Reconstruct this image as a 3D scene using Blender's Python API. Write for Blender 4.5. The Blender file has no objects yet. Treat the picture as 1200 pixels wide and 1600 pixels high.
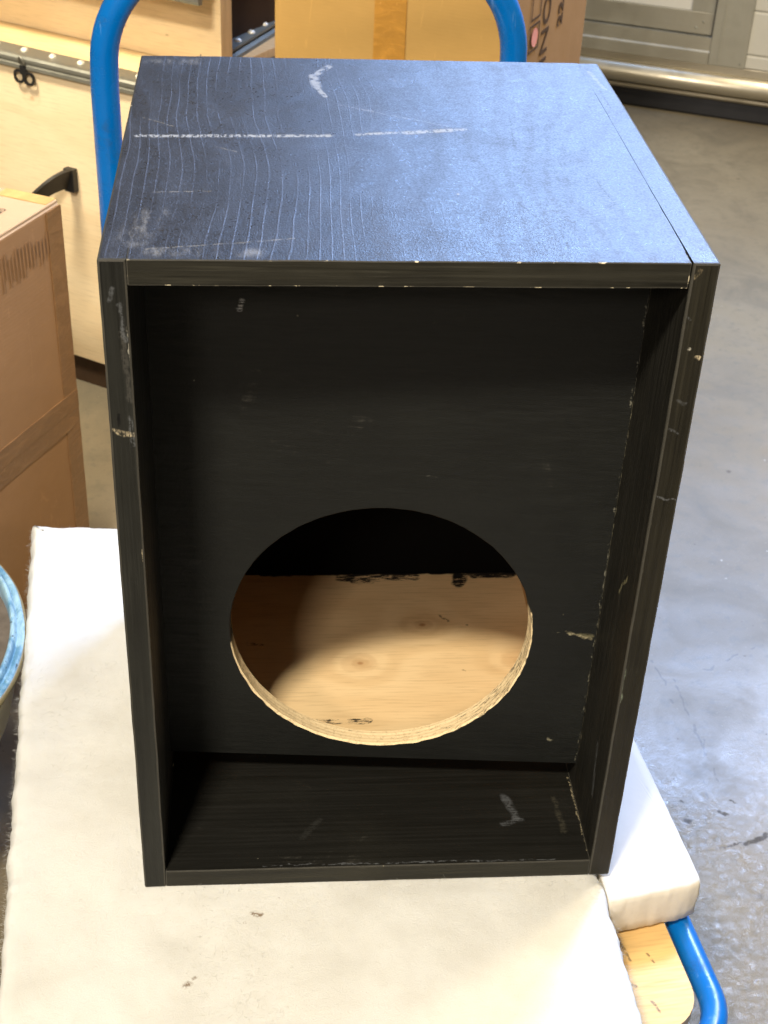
import bpy, bmesh, math, random
from mathutils import Vector, Matrix, noise
from math import radians, sin, cos, pi
random.seed(7)
sc = bpy.context.scene
C = sc.collection

# ------------------------------------------------------------ camera
cd = bpy.data.cameras.new('camera'); cam = bpy.data.objects.new('camera', cd); C.objects.link(cam)
cd.sensor_fit = 'VERTICAL'; cd.sensor_height = 36.0; cd.lens = 2277.15/1600*36.0
cam.matrix_world = (Matrix.Translation((0.1047, -0.8527, 0.9653)) @
    Matrix(((0.9967, 0.0069, -0.0808), (-0.0706, 0.5631, -0.8234), (0.0398, 0.8264, 0.5617))).to_4x4())
cd.clip_start = 0.02; cd.clip_end = 60
cd.dof.use_dof = True; cd.dof.focus_distance = 1.08; cd.dof.aperture_fstop = 20
sc.camera = cam

# ------------------------------------------------------------ light
w = bpy.data.worlds.new('World'); sc.world = w; w.use_nodes = True
w.node_tree.nodes['Background'].inputs[0].default_value = (1.0, 0.93, 0.80, 1)
w.node_tree.nodes['Background'].inputs[1].default_value = 0.13

def area(name, loc, target, sx, sy, power, col):
    l = bpy.data.lights.new(name, 'AREA'); l.shape = 'RECTANGLE'; l.size = sx; l.size_y = sy
    l.energy = power; l.color = col
    o = bpy.data.objects.new(name, l); C.objects.link(o); o.location = loc
    o.rotation_euler = (Vector(target)-Vector(loc)).to_track_quat('-Z', 'Y').to_euler()
    return o
area('near_ceiling_lamp', (-0.42, -1.14, 2.15), (0.2, 0.2, 0.1), 0.30, 0.18, 84, (1.0, 0.90, 0.74))
area('far_ceiling_lamp', (-0.95, -2.8, 2.2), (0.2, 0.2, 0.1), 0.55, 0.32, 48, (1.0, 0.85, 0.72))
area('case_fill_light', (-0.9, 0.8, 2.2), (-0.25, 1.45, 0.2), 0.5, 0.3, 8.0, (1.0, 0.87, 0.66)).data.spread = radians(50)  # added fill light aimed at the flight case, no lamp known there
area('right_floor_fill_light', (1.9, 1.3, 2.2), (1.2, 1.3, -0.3), 0.5, 0.3, 50, (1.0, 0.84, 0.58))  # warm fill light added over the right-hand floor
area('door_window', (0.80, 2.76, 1.84), (0.30, 0.20, 0.45), 0.80, 0.95, 29, (0.33, 0.54, 1.0))
area('upper_door_window', (1.82, 2.54, 2.52), (0.66, 0.32, -0.25), 0.70, 0.70, 30, (0.40, 0.58, 1.0)).data.spread = radians(66)

vs = sc.view_settings
vs.view_transform = 'Standard'; vs.look = 'None'; vs.exposure = 0.0; vs.gamma = 1.0
vs.use_curve_mapping = False

# ------------------------------------------------------------ node helper
class Mat:
    def __init__(s, name, rough=0.6, spec=0.5):
        s.m = bpy.data.materials.new(name); s.m.use_nodes = True
        s.nt = s.m.node_tree; s.b = s.nt.nodes['Principled BSDF']
        s.b.inputs['Roughness'].default_value = rough
        s.b.inputs['Specular IOR Level'].default_value = spec
        s._co = None
    def put(s, sock, v):
        if v is None: return
        if hasattr(v, 'is_output'): s.nt.links.new(v, sock)
        elif isinstance(v, (tuple, list)):
            if len(v) == 3 and sock.type == 'RGBA': v = tuple(v)+(1,)
            sock.default_value = v
        else:
            if sock.type == 'RGBA': v = (v, v, v, 1)
            if sock.type == 'VECTOR': v = (v, v, v)
            sock.default_value = v
    def co(s):
        if not s._co: s._co = s.nt.nodes.new('ShaderNodeTexCoord').outputs['Object']
        return s._co
    def math(s, op, a, b=0.0, c=0.0, clamp=False):
        n = s.nt.nodes.new('ShaderNodeMath'); n.operation = op; n.use_clamp = clamp
        s.put(n.inputs[0], a); s.put(n.inputs[1], b); s.put(n.inputs[2], c); return n.outputs[0]
    def vec(s, op, a, b=(0, 0, 0), scale=None):
        n = s.nt.nodes.new('ShaderNodeVectorMath'); n.operation = op
        s.put(n.inputs[0], a); s.put(n.inputs[1], b)
        if scale is not None: s.put(n.inputs['Scale'], scale)
        return n.outputs['Value'] if op in ('DOT_PRODUCT', 'LENGTH', 'DISTANCE') else n.outputs[0]
    def scaled(s, sx, sy, sz, base=None):
        return s.vec('MULTIPLY', base or s.co(), (sx, sy, sz))
    def noise(s, co=None, scale=5.0, detail=3.0, rough=0.5, dist=0.0, color=False):
        n = s.nt.nodes.new('ShaderNodeTexNoise'); s.put(n.inputs['Vector'], co or s.co())
        n.inputs['Scale'].default_value = scale; n.inputs['Detail'].default_value = detail
        n.inputs['Roughness'].default_value = rough; n.inputs['Distortion'].default_value = dist
        return n.outputs['Color' if color else 'Fac']
    def voro(s, co=None, scale=5.0, rand=1.0):
        n = s.nt.nodes.new('ShaderNodeTexVoronoi'); s.put(n.inputs['Vector'], co or s.co())
        n.inputs['Scale'].default_value = scale; n.inputs['Randomness'].default_value = rand
        return n.outputs['Distance']
    def step(s, v, lo, hi, a=0.0, b=1.0, smooth=True):
        n = s.nt.nodes.new('ShaderNodeMapRange'); n.interpolation_type = 'SMOOTHSTEP' if smooth else 'LINEAR'
        s.put(n.inputs[0], v); n.inputs[1].default_value = lo; n.inputs[2].default_value = hi
        n.inputs[3].default_value = a; n.inputs[4].default_value = b; return n.outputs[0]
    def mix(s, f, a, b, mode='MIX'):
        n = s.nt.nodes.new('ShaderNodeMix'); n.data_type = 'RGBA'; n.blend_type = mode
        s.put(n.inputs[0], f); s.put(n.inputs[6], a); s.put(n.inputs[7], b); return n.outputs[2]
    def sep(s, v=None):
        n = s.nt.nodes.new('ShaderNodeSeparateXYZ'); s.put(n.inputs[0], v or s.co()); return n.outputs
    def comb(s, x, y, z):
        n = s.nt.nodes.new('ShaderNodeCombineXYZ'); s.put(n.inputs[0], x); s.put(n.inputs[1], y); s.put(n.inputs[2], z); return n.outputs[0]
    def bump(s, h, strength=0.3, dist=0.001, prev=None):
        n = s.nt.nodes.new('ShaderNodeBump'); n.inputs['Strength'].default_value = strength
        n.inputs['Distance'].default_value = dist; s.put(n.inputs['Height'], h)
        if prev is not None: s.put(n.inputs['Normal'], prev)
        return n.outputs[0]
    def seg(s, a, b, width, co, soft=0.5):
        """1 on the segment a-b (object space), 0 away from it"""
        A = Vector(a); D = Vector(b)-A
        pa = s.vec('SUBTRACT', co, tuple(A))
        h = s.math('MULTIPLY', s.vec('DOT_PRODUCT', pa, tuple(D)), 1/D.length_squared, clamp=True)
        n = s.nt.nodes.new('ShaderNodeVectorMath'); n.operation = 'SCALE'
        n.inputs[0].default_value = tuple(D); s.put(n.inputs['Scale'], h)
        d = s.vec('LENGTH', s.vec('SUBTRACT', pa, n.outputs[0]))
        return s.step(d, width*(1-soft), width, 1.0, 0.0)
    def mx(s, *v):
        r = v[0]
        for q in v[1:]: r = s.math('MAXIMUM', r, q)
        return r
    def col(s, v): s.put(s.b.inputs['Base Color'], v); return s
    def rough(s, v): s.put(s.b.inputs['Roughness'], v); return s
    def nrm(s, v): s.put(s.b.inputs['Normal'], v); return s
    def wob(s, amt, scale=60, co=None):
        """object coords with small random wobble"""
        n = s.vec('SUBTRACT', s.noise(co, scale, 2, 0.5, color=True), (0.5, 0.5, 0.5))
        return s.vec('ADD', co or s.co(), s.vec('MULTIPLY', n, (amt*2, amt*2, amt*2)))

# ------------------------------------------------------------ materials
def black_paint(name, along='z', base=(0.0074, 0.0076, 0.0062), marks=(), lift=1.0, rough=0.55, specks=0.75, dark_marks=(), amt=1.0):
    m = Mat(name, rough, 0.30)
    st = {'x': (2.5, 110, 110), 'y': (110, 2.5, 110), 'z': (110, 110, 2.5)}[along]
    brush = m.noise(m.scaled(*st), 1.0, 5, 0.65)
    brush2 = m.noise(m.scaled(*[v*3.2 for v in st]), 1.0, 3, 0.6)
    cloud = m.noise(None, 9, 4, 0.6, 0.4)
    c = m.mix(m.step(brush, 0.38, 0.72, 0, amt), base, tuple(v*2.0*lift for v in base))
    patch = m.step(m.noise(None, 11, 3, 0.6), 0.35, 0.65, 0.25, 1.0)
    c = m.mix(m.math('MULTIPLY', patch, m.step(brush2, 0.50, 0.72, 0, 0.75*amt)), c, tuple(v*3.4*lift for v in base))
    c = m.mix(m.step(brush2, 0.44, 0.30, 0, 0.8*amt), c, tuple(v*0.35 for v in base))
    c = m.mix(m.step(cloud, 0.42, 0.8, 0, 0.7), c, tuple(v*2.2*lift for v in base))
    # dusty rub marks
    rub = m.math('MULTIPLY', m.step(m.noise(None, 16, 5, 0.7, 1.0), 0.60, 0.78), m.step(brush2, 0.45, 0.7))
    c = m.mix(m.math('MULTIPLY', rub, 0.5), c, (0.085, 0.08, 0.065))
    # tiny pale specks
    sp = m.step(m.voro(m.wob(0.002), 42), 0.0, 0.055, 1, 0)
    sp = m.math('MULTIPLY', sp, m.step(m.noise(None, 21, 1), 0.56, 0.62))
    c = m.mix(m.math('MULTIPLY', sp, specks), c, (0.30, 0.28, 0.2))
    if marks:
        co = m.wob(0.0030, 120); grit = m.noise(None, 520, 3, 0.7); streak = m.noise(m.scaled(*[v*6 for v in st]), 1.0, 3, 0.7)
        for a, b, wd, colr, aa in marks:
            k = m.seg(a, b, wd, co, 0.75)
            k = m.math('MULTIPLY', k, m.step(m.math('ADD', m.math('MULTIPLY', streak, 0.6), m.math('MULTIPLY', grit, 0.4)), 0.42, 0.54))
            c = m.mix(m.math('MULTIPLY', k, aa*0.8), c, colr)
    for a, b, wd in dark_marks:
        c = m.mix(m.seg(a, b, wd, m.wob(0.001, 200), 0.4), c, (0.002, 0.002, 0.002))
    m.col(c)
    m.rough(m.step(brush2, 0.2, 0.9, rough-0.1, rough+0.16))
    nb = m.bump(brush, 0.30*amt, 0.0010)
    nb = m.bump(m.noise(None, 420, 2), 0.18, 0.0004, nb)
    nb = m.bump(m.noise(m.scaled(14, 14, 30) if along == 'x' else m.scaled(30, 30, 9), 1.0, 6, 0.7, 1.2), 0.30, 0.0022, nb)
    m.nrm(nb)
    return m.m

PALE = (0.42, 0.40, 0.33); CREAM = (0.62, 0.52, 0.34); GREY = (0.16, 0.17, 0.18)

def top_paint():
    """black satin paint over plywood: raised rotary grain, orange peel, scuffs"""
    m = Mat('scuffed_black_top_paint', 0.42, 1.0)
    m.b.inputs['Coat Weight'].default_value = 0.10; m.b.inputs['Coat Roughness'].default_value = 0.34
    x, y, z = m.sep()
    co = m.co()
    warp = m.noise(m.scaled(5, 2.2, 1), 1.0, 2, 0.5)
    warp2 = m.noise(m.scaled(30, 9, 1), 1.0, 2, 0.5)
    f = m.math('ADD', m.math('MULTIPLY', x, 74.0), m.math('ADD', m.math('MULTIPLY', warp, 5.0), m.math('MULTIPLY', warp2, 0.35)))
    fr = m.math('FRACT', m.math('MULTIPLY', f, 1.65))
    line = m.math('MULTIPLY', m.step(fr, 0.0, 0.06, 0, 1), m.step(fr, 0.06, 0.20, 1, 0))
    f2 = m.math('ADD', m.math('MULTIPLY', x, 30.0), m.math('ADD', m.math('MULTIPLY', warp, 9.0), m.math('MULTIPLY', warp2, 0.8)))
    soft = m.step(m.math('SINE', m.math('MULTIPLY', f2, 6.283)), -0.2, 1.0)
    broken = m.step(m.noise(m.scaled(22, 7, 1), 1.0, 3, 0.6), 0.36, 0.62)
    left = m.step(m.math('ADD', x, m.math('MULTIPLY', warp, 0.10)), 0.14, 0.36, 1.0, 0.10)
    line = m.math('MULTIPLY', m.math('MULTIPLY', line, broken), left)
    peel = m.noise(None, 820, 2, 0.6)
    peel2 = m.noise(None, 160, 3, 0.6)
    c = m.mix(m.step(m.noise(None, 7, 4, 0.6, 0.5), 0.4, 0.75), (0.008, 0.008, 0.010), (0.016, 0.016, 0.019))
    c = m.mix(m.step(m.noise(None, 700, 2, 0.6), 0.56, 0.72, 0, 0.5), c, (0.05, 0.055, 0.075))
    c = m.mix(m.math('MULTIPLY', soft, 0.10), c, (0.035, 0.04, 0.055))
    c = m.mix(m.math('MULTIPLY', line, 0.42), c, (0.070, 0.082, 0.125))  # bluish window light caught on the grain ridges, put into the colour
    # scuffs and rubbed chalky marks, each with its own place
    w1 = m.wob(0.0016, 260); Z = 0.5768
    rag = m.step(m.noise(m.scaled(3.0, 1, 1), 160, 3, 0.75), 0.40, 0.54)
    def s(a, b, wd, soft=0.6): return m.seg((a[0], a[1], Z), (b[0], b[1], Z), wd, w1, soft)
    big = m.mx(s((0.0106, 0.2208), (0.155, 0.2265), 0.0040), s((0.177, 0.2302), (0.2605, 0.245), 0.0034), s((0.215, 0.236), (0.25, 0.243), 0.005))
    big = m.math('MULTIPLY', big, rag)
    c = m.mix(m.math('MULTIPLY', big, 0.6), c, (0.40, 0.41, 0.41))
    arc = m.mx(s((0.162, 0.398), (0.1475, 0.371), 0.0045), s((0.1475, 0.371), (0.1487, 0.342), 0.0055), s((0.1487, 0.342), (0.155, 0.318), 0.003))
    arc = m.math('MULTIPLY', arc, m.step(peel2, 0.34, 0.55))
    c = m.mix(m.math('MULTIPLY', arc, 0.55), c, (0.4, 0.42, 0.45))
    fine = m.mx(s((0.1806, 0.2888), (0.2487, 0.2517), 0.0011), s((0.165, 0.298), (0.195, 0.283), 0.0009),
                s((0.085, 0.0259), (0.1245, 0.0348), 0.0012), s((0.03, 0.016), (0.105, 0.030), 0.0010),
                s((0.029, 0.1107), (0.0684, 0.1141), 0.0011), s((0.012, 0.262), (0.036, 0.243), 0.0010),
                s((0.3921, 0.3469), (0.3874, 0.3947), 0.0024), s((0.07, 0.20), (0.085, 0.19), 0.0009))
    fine = m.math('MULTIPLY', fine, m.step(m.noise(None, 240, 2), 0.35, 0.5))
    c = m.mix(m.math('MULTIPLY', fine, 0.32), c, (0.34, 0.32, 0.27))
    haze = m.math('MULTIPLY', m.mx(s((0.02, 0.03), (0.03, 0.075), 0.016, 1), s((0.012, 0.40), (0.05, 0.405), 0.012, 1), s((0.035, 0.012), (0.10, 0.012), 0.010, 1)), m.step(m.noise(m.scaled(90, 25, 1), 1, 4, 0.7), 0.42, 0.62))
    c = m.mix(m.math('MULTIPLY', haze, 0.5), c, (0.22, 0.22, 0.22))
    dk = m.mx(s((0.3874, 0.30), (0.3874, 0.345), 0.0010), s((0.375, 0.278), (0.393, 0.284), 0.0008), s((0.301, 0.28), (0.295, 0.21), 0.0011),
              s((0.295, 0.16), (0.288, 0.14), 0.0008), s((0.281, 0.10), (0.293, 0.065), 0.0010), s((0.303, 0.045), (0.304, 0.022), 0.0018, 0.9),
              s((0.345, 0.14), (0.350, 0.10), 0.0008), s((0.335, 0.09), (0.352, 0.097), 0.0010), s((0.317, 0.155), (0.318, 0.137), 0.0020, 1))
    dots = m.math('MULTIPLY', m.step(m.voro(m.wob(0.002), 30), 0.0, 0.05, 1, 0), m.step(m.noise(None, 14, 1), 0.50, 0.56))
    dk = m.mx(m.math('MULTIPLY', dk, m.step(peel2, 0.38, 0.5)), m.math('MULTIPLY', dots, 0.4))
    c = m.mix(m.math('MULTIPLY', dk, 0.6), c, (0.003, 0.003, 0.003))
    sp = m.math('MULTIPLY', m.step(m.voro(m.wob(0.003, 90), 24), 0.0, 0.045, 1, 0), m.step(m.noise(None, 11, 1), 0.52, 0.58))
    c = m.mix(m.math('MULTIPLY', sp, 0.8), c, (0.45, 0.38, 0.24))
    m.col(c)
    r = m.step(peel2, 0.25, 0.8, 0.31, 0.42)
    r = m.math('ADD', r, m.math('MULTIPLY', m.mx(m.math('MULTIPLY', dk, 0.5), big, arc), 0.25))
    r = m.math('ADD', r, m.step(m.noise(None, 560, 2, 0.6), 0.38, 0.62, -0.07, 0.10))
    r = m.math('ADD', r, m.math('MULTIPLY', soft, 0.05))
    r = m.math('ADD', r, m.step(m.noise(None, 15, 5, 0.7, 0.6), 0.45, 0.75, 0, 0.10))
    r = m.math('ADD', r, m.math('MULTIPLY', m.step(x, 0.02, 0.16, 0.0, 0.0), 1.0))
    m.rough(r)
    n = m.bump(line, 0.16, 0.0006)
    n = m.bump(peel, 0.42, 0.0006, n)
    n = m.bump(m.noise(None, 12, 2), 0.20, 0.006, n)
    m.nrm(n)
    return m.m

def plywood(name, c1, c2, knots=(), freq=14.0, along='x', plane='xy', rough=0.55, spots=(), paint=(), stain=0.0):
    """rotary cut veneer: contour bands of a warped height field, pushed up round the knots"""
    m = Mat(name, rough, 0.35)
    x, y, z = m.sep()
    U, V = {'xy': (x, y), 'xz': (x, z), 'yz': (y, z)}[plane]
    a, b = (U, V) if along == 'x' else (V, U)
    P = m.comb(U, V, 0.0)
    n1 = m.noise(m.comb(m.math('MULTIPLY', a, 2.2), m.math('MULTIPLY', b, 7.0), 0), 1.0, 3, 0.5)
    f = m.math('ADD', m.math('MULTIPLY', b, freq), m.math('MULTIPLY', n1, 5.0))
    kd = None
    for kx, ky, r in knots:
        d = m.vec('LENGTH', m.vec('MULTIPLY', m.vec('SUBTRACT', P, (kx, ky, 0)), (0.75, 1.0, 1)))
        g = m.math('POWER', 2.718, m.math('MULTIPLY', m.math('MULTIPLY', d, d), -1/(r*r*4)))
        f = m.math('ADD', f, m.math('MULTIPLY', g, 1.8))
        k = m.step(m.math('ADD', d, m.math('MULTIPLY', m.noise(P, 90, 2), r*0.5)), r*0.55, r*0.95, 1, 0)
        core = m.step(d, r*0.08, r*0.22, 1, 0)
        k2 = m.math('ADD', m.math('ADD', m.math('MULTIPLY', k, 0.34), m.math('MULTIPLY', core, 0.4)), m.math('MULTIPLY', m.math('MULTIPLY', m.step(m.math('SINE', m.math('MULTIPLY', m.math('ADD', d, m.math('MULTIPLY', m.noise(P, 45, 3), 0.014)), 5.0/r*6.283/5)), -0.5, 1.0), m.step(d, r*0.3, r*2.2, 1, 0)), 0.20), clamp=True)
        kd = k2 if kd is None else m.mx(kd, k2)
    band = m.math('SINE', m.math('MULTIPLY', f, 6.283))
    band = m.step(band, -1.0, 1.0)
    fib = m.noise(m.comb(m.math('MULTIPLY', a, 25), m.math('MULTIPLY', b, 420), 0), 1.0, 3, 0.6)
    tone = m.noise(P, 6, 3, 0.5)
    c = m.mix(m.math('MULTIPLY', band, 0.30), c1, c2)
    c = m.mix(m.step(tone, 0.4, 0.75, 0, 0.35), c, c2)
    c = m.mix(m.step(fib, 0.45, 0.8, 0, 0.42), c, tuple(v*0.62 for v in c2))
    if kd is not None: c = m.mix(kd, c, tuple((c2[0]*0.55, c2[1]*0.38, c2[2]*0.25)))
    sm = m.math('MULTIPLY', m.step(m.voro(m.comb(m.math('MULTIPLY', a, 0.45), b, 0), 26), 0.0, 0.06, 1, 0), m.step(m.noise(P, 9, 1), 0.55, 0.60))
    c = m.mix(m.math('MULTIPLY', sm, 0.7), c, (0.16, 0.09, 0.03))
    if spots:
        wv = m.wob(0.0018, 130)
        for q0, q1, wd in spots:
            k = m.math('MULTIPLY', m.seg(q0, q1, wd, wv, 0.8), m.step(m.noise(None, 200, 3), 0.4, 0.55))
            c = m.mix(m.math('MULTIPLY', k, 0.75), c, (0.10, 0.07, 0.035))
    if paint:
        wv = m.wob(0.0035, 70)
        for q0, q1, wd, th in paint:
            k = m.seg(q0, q1, wd, wv, 0.35)
            bri = m.step(m.noise(m.scaled(60, 260, 1), 1.0, 5, 0.8), th-0.03, th+0.05)
            c = m.mix(m.math('MULTIPLY', k, bri), c, (0.012, 0.012, 0.011))
    if stain:
        c = m.mix(m.step(m.noise(P, 4, 4, 0.6), 0.5, 0.8, 0, stain), c, tuple(v*0.5 for v in c2))
    m.col(c)
    m.nrm(m.bump(fib, 0.15, 0.0006, m.bump(band, 0.08, 0.001)))
    m.rough(m.step(fib, 0.2, 0.8, rough-0.08, rough+0.1))
    return m.m

def cardboard(name, col, flute='z', lift=0.0):
    m = Mat(name, 0.72, 0.25)
    x, y, z = m.sep()
    c = m.mix(m.noise(None, 8, 4, 0.6), tuple(v*0.86 for v in col), tuple(min(1, v*1.12) for v in col))
    fl = m.math('SINE', m.math('MULTIPLY', {'x': x, 'y': y, 'z': z}[flute], 1250.0))
    fib = m.noise(m.scaled(60, 60, 900) if flute == 'z' else m.scaled(900, 900, 60), 1.0, 2, 0.6)
    c = m.mix(m.step(fib, 0.4, 0.8, 0, 0.18), c, tuple(v*0.7 for v in col))
    sc_ = m.math('MULTIPLY', m.step(m.noise(m.scaled(40, 40, 7), 1.0, 4, 0.7, 1.5), 0.62, 0.7), 0.35)
    c = m.mix(sc_, c, tuple(min(1, v*1.35) for v in col))
    m.col(c)
    n = m.bump(fl, 0.05, 0.0006); n = m.bump(m.noise(None, 14, 3), 0.25, 0.006, n)
    m.nrm(n); return m.m

def tape(name, col):
    m = Mat(name, 0.30, 0.5)
    x, y, z = m.sep()
    wr = m.noise(m.scaled(22, 22, 60), 1.0, 5, 0.7, 1.2)
    c = m.mix(m.step(wr, 0.4, 0.75), col, tuple(min(1, v*1.35) for v in col))
    c = m.mix(m.step(m.noise(None, 90, 4, 0.8), 0.62, 0.7, 0, 0.35), c, tuple(min(1, v*1.8+0.05) for v in col))
    m.col(c); m.nrm(m.bump(wr, 0.35, 0.003)); return m.m

def metal(name, col, rough=0.35, brushed='x', wear=0.2, met=1.0):
    m = Mat(name, rough, 0.5); m.b.inputs['Metallic'].default_value = met
    st = {'x': (6, 300, 300), 'z': (300, 300, 6)}[brushed]
    n = m.noise(m.scaled(*st), 1.0, 4, 0.6)
    d = m.noise(None, 11, 5, 0.65)
    c = m.mix(n, tuple(v*0.85 for v in col), col)
    c = m.mix(m.step(d, 0.5, 0.8, 0, wear), c, tuple(v*0.45 for v in (col[0], col[1]*0.9, col[2]*0.75)))
    m.col(c); m.rough(m.step(d, 0.3, 0.8, rough*0.85, rough*1.5)); m.nrm(m.bump(n, 0.12, 0.0006)); return m.m

def plain(name, col, rough=0.6, spec=0.5, var=0.25, scale=30):
    m = Mat(name, rough, spec)
    n = m.noise(None, scale, 4, 0.6)
    m.col(m.mix(n, tuple(v*(1-var) for v in col), tuple(min(1, v*(1+var)) for v in col)))
    m.nrm(m.bump(n, 0.15, 0.002)); return m.m

def blue_paint():
    m = Mat('blue_enamel_tube_paint', 0.24, 0.55)
    n = m.noise(None, 14, 3, 0.6)
    c = m.mix(n, (0.0, 0.115, 0.42), (0.0, 0.15, 0.50))
    ch = m.math('MULTIPLY', m.step(m.voro(m.wob(0.006, 60), 19), 0.0, 0.10, 1, 0), m.step(m.noise(None, 7, 1), 0.44, 0.50))
    c = m.mix(m.math('MULTIPLY', ch, 0.85), c, (0.16, 0.20, 0.24))
    sc_ = m.step(m.noise(m.scaled(70, 70, 9), 1.0, 4, 0.7), 0.60, 0.70, 0, 0.45)
    c = m.mix(sc_, c, (0.15, 0.33, 0.62))
    gr = m.step(m.noise(None, 38, 6, 0.8, 0.5), 0.52, 0.72, 0, 0.45)
    c = m.mix(gr, c, (0.01, 0.05, 0.13))
    m.col(c); m.nrm(m.bump(m.noise(None, 110, 3), 0.16, 0.0016)); m.rough(m.math('ADD', m.step(n, 0.3, 0.8, 0.22, 0.36), m.math('MULTIPLY', gr, 0.5))); return m.m

def floor_mat():
    m = Mat('worn_grey_floor_coating', 0.4, 0.5)
    big = m.noise(None, 1.3, 4, 0.55, 0.6)
    mid = m.noise(None, 7, 5, 0.62, 0.8)
    fine = m.noise(None, 55, 4, 0.65)
    tiny = m.noise(None, 300, 3, 0.6)
    c = m.mix(m.step(big, 0.35, 0.7), (0.185, 0.152, 0.098), (0.245, 0.212, 0.150))
    c = m.mix(m.step(mid, 0.42, 0.70, 0, 0.7), c, (0.15, 0.13, 0.09))
    c = m.mix(m.step(fine, 0.50, 0.70, 0, 0.5), c, (0.13, 0.12, 0.09))
    c = m.mix(m.step(tiny, 0.62, 0.75, 0, 0.5), c, (0.38, 0.35, 0.27))
    wv = m.wob(0.008, 45)
    d1 = m.math('MULTIPLY', m.step(m.voro(wv, 15), 0.0, 0.10, 1, 0), m.step(m.noise(None, 3.7, 2), 0.42, 0.52))
    d2 = m.math('MULTIPLY', m.step(m.voro(wv, 37), 0.0, 0.085, 1, 0), m.step(m.noise(None, 6.1, 2), 0.44, 0.54))
    p = m.math('MULTIPLY', m.step(m.voro(wv, 21), 0.0, 0.055, 1, 0), m.step(m.noise(None, 4.7, 2), 0.46, 0.56))
    c = m.mix(m.math('MULTIPLY', m.mx(d1, d2), 0.85), c, (0.045, 0.035, 0.022))
    c = m.mix(m.math('MULTIPLY', p, 0.8), c, (0.62, 0.60, 0.52))
    w2 = m.wob(0.012, 28); w3 = m.wob(0.007, 90)
    F = 0.0
    sc_ = m.mx(m.seg((0.663, 0.306, F), (0.690, 0.318, F), 0.0055, w3, 0.5), m.seg((0.628, 0.300, F), (0.66, 0.306, F), 0.0016, w3, 0.6),
               m.seg((0.646, 0.358, F), (0.652, 0.352, F), 0.0036, w3, 0.6), m.seg((0.604, 0.378, F), (0.607, 0.374, F), 0.0036, w3, 0.6),
               m.seg((0.663, 0.377, F), (0.669, 0.372, F), 0.0026, w3, 0.6), m.seg((0.60, 0.345, F), (0.606, 0.342, F), 0.004, w3, 0.6))
    c = m.mix(m.math('MULTIPLY', sc_, m.step(m.noise(None, 260, 3), 0.3, 0.5, 0.45, 0.95)), c, (0.045, 0.035, 0.022))
    scr = m.mx(m.seg((0.645, 0.60, F), (0.66, 0.40, F), 0.0022, w2), m.seg((0.69, 0.62, F), (0.78, 0.665, F), 0.0022, w2), m.seg((0.66, 0.48, F), (0.615, 0.30, F), 0.0018, w2),
               m.seg((1.2, 1.9, F), (1.4, 1.95, F), 0.004, w2), m.seg((0.62, 0.75, F), (0.635, 0.55, F), 0.002, w2))
    c = m.mix(m.math('MULTIPLY', scr, 0.55), c, (0.08, 0.07, 0.05))
    m.col(c)
    x, y, z = m.sep()
    pol = m.step(m.math('ADD', y, m.math('MULTIPLY', mid, 0.25)), 0.25, 0.75, 1.0, 0.0)   # trodden, lumpy coating by the trolley
    r = m.math('SUBTRACT', m.step(mid, 0.3, 0.75, 0.40, 0.56), m.math('MULTIPLY', pol, m.step(m.noise(None, 48, 6, 0.75, 0.8), 0.38, 0.60, 0.10, 0.34)))
    r = m.math('ADD', r, m.math('MULTIPLY', m.mx(sc_, d1, d2), 0.3))
    m.rough(r)
    lum = m.noise(None, 95, 6, 0.80, 0.5)
    n = m.bump(m.noise(None, 5, 2), 0.35, 0.02)
    b2 = m.nt.nodes.new('ShaderNodeBump'); b2.inputs['Distance'].default_value = 0.004
    m.put(b2.inputs['Strength'], m.step(pol, 0.0, 1.0, 0.08, 0.42)); m.put(b2.inputs['Height'], lum); m.put(b2.inputs['Normal'], n)
    n = m.bump(tiny, 0.22, 0.0012, b2.outputs[0])
    n = m.bump(m.mx(sc_, scr, d1), -0.5, 0.002, n)
    m.nrm(n)
    return m.m

def wadding():
    m = Mat('white_polyester_wadding', 0.95, 0.1)
    n1 = m.noise(None, 9, 4, 0.6); n2 = m.noise(None, 240, 5, 0.8, 2.0)
    c = m.mix(m.step(n1, 0.4, 0.75, 0, 1), (0.72, 0.72, 0.68), (0.63, 0.62, 0.57))
    c = m.mix(m.step(n2, 0.52, 0.75, 0, 0.35), c, (0.60, 0.57, 0.48))
    wv = m.wob(0.0022, 260); Z = 0.055
    k = m.mx(*[m.seg((a[0], a[1], Z), (b[0], b[1], Z), wd, wv, 0.9) for a, b, wd in
        [((0.038, -0.103), (0.041, -0.101), 0.0042), ((0.045, -0.096), (0.046, -0.0955), 0.0026), ((0.092, -0.032), (0.0975, -0.034), 0.0036),
         ((-0.130, 0.468), (-0.126, 0.470), 0.0035), ((0.085, -0.042), (0.086, -0.042), 0.002), ((0.113, -0.017), (0.114, -0.017), 0.0018),
         ((-0.02, -0.11), (-0.019, -0.11), 0.0016), ((0.005, -0.135), (0.006, -0.134), 0.0018), ((-0.012, -0.128), (-0.011, -0.128), 0.0014)]])
    k = m.math('MULTIPLY', k, m.step(m.noise(None, 500, 2), 0.35, 0.5))
    c = m.mix(m.math('MULTIPLY', k, 0.85), c, (0.17, 0.10, 0.04))
    m.col(c)
    m.b.inputs['Subsurface Weight'].default_value = 0.35
    m.b.inputs['Subsurface Radius'].default_value = (0.012, 0.011, 0.009)
    m.b.inputs['Subsurface Scale'].default_value = 0.6
    m.nrm(m.bump(n2, 0.35, 0.0025, m.bump(m.noise(None, 14, 3, 0.5), 0.3, 0.010)))
    return m.m

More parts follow.
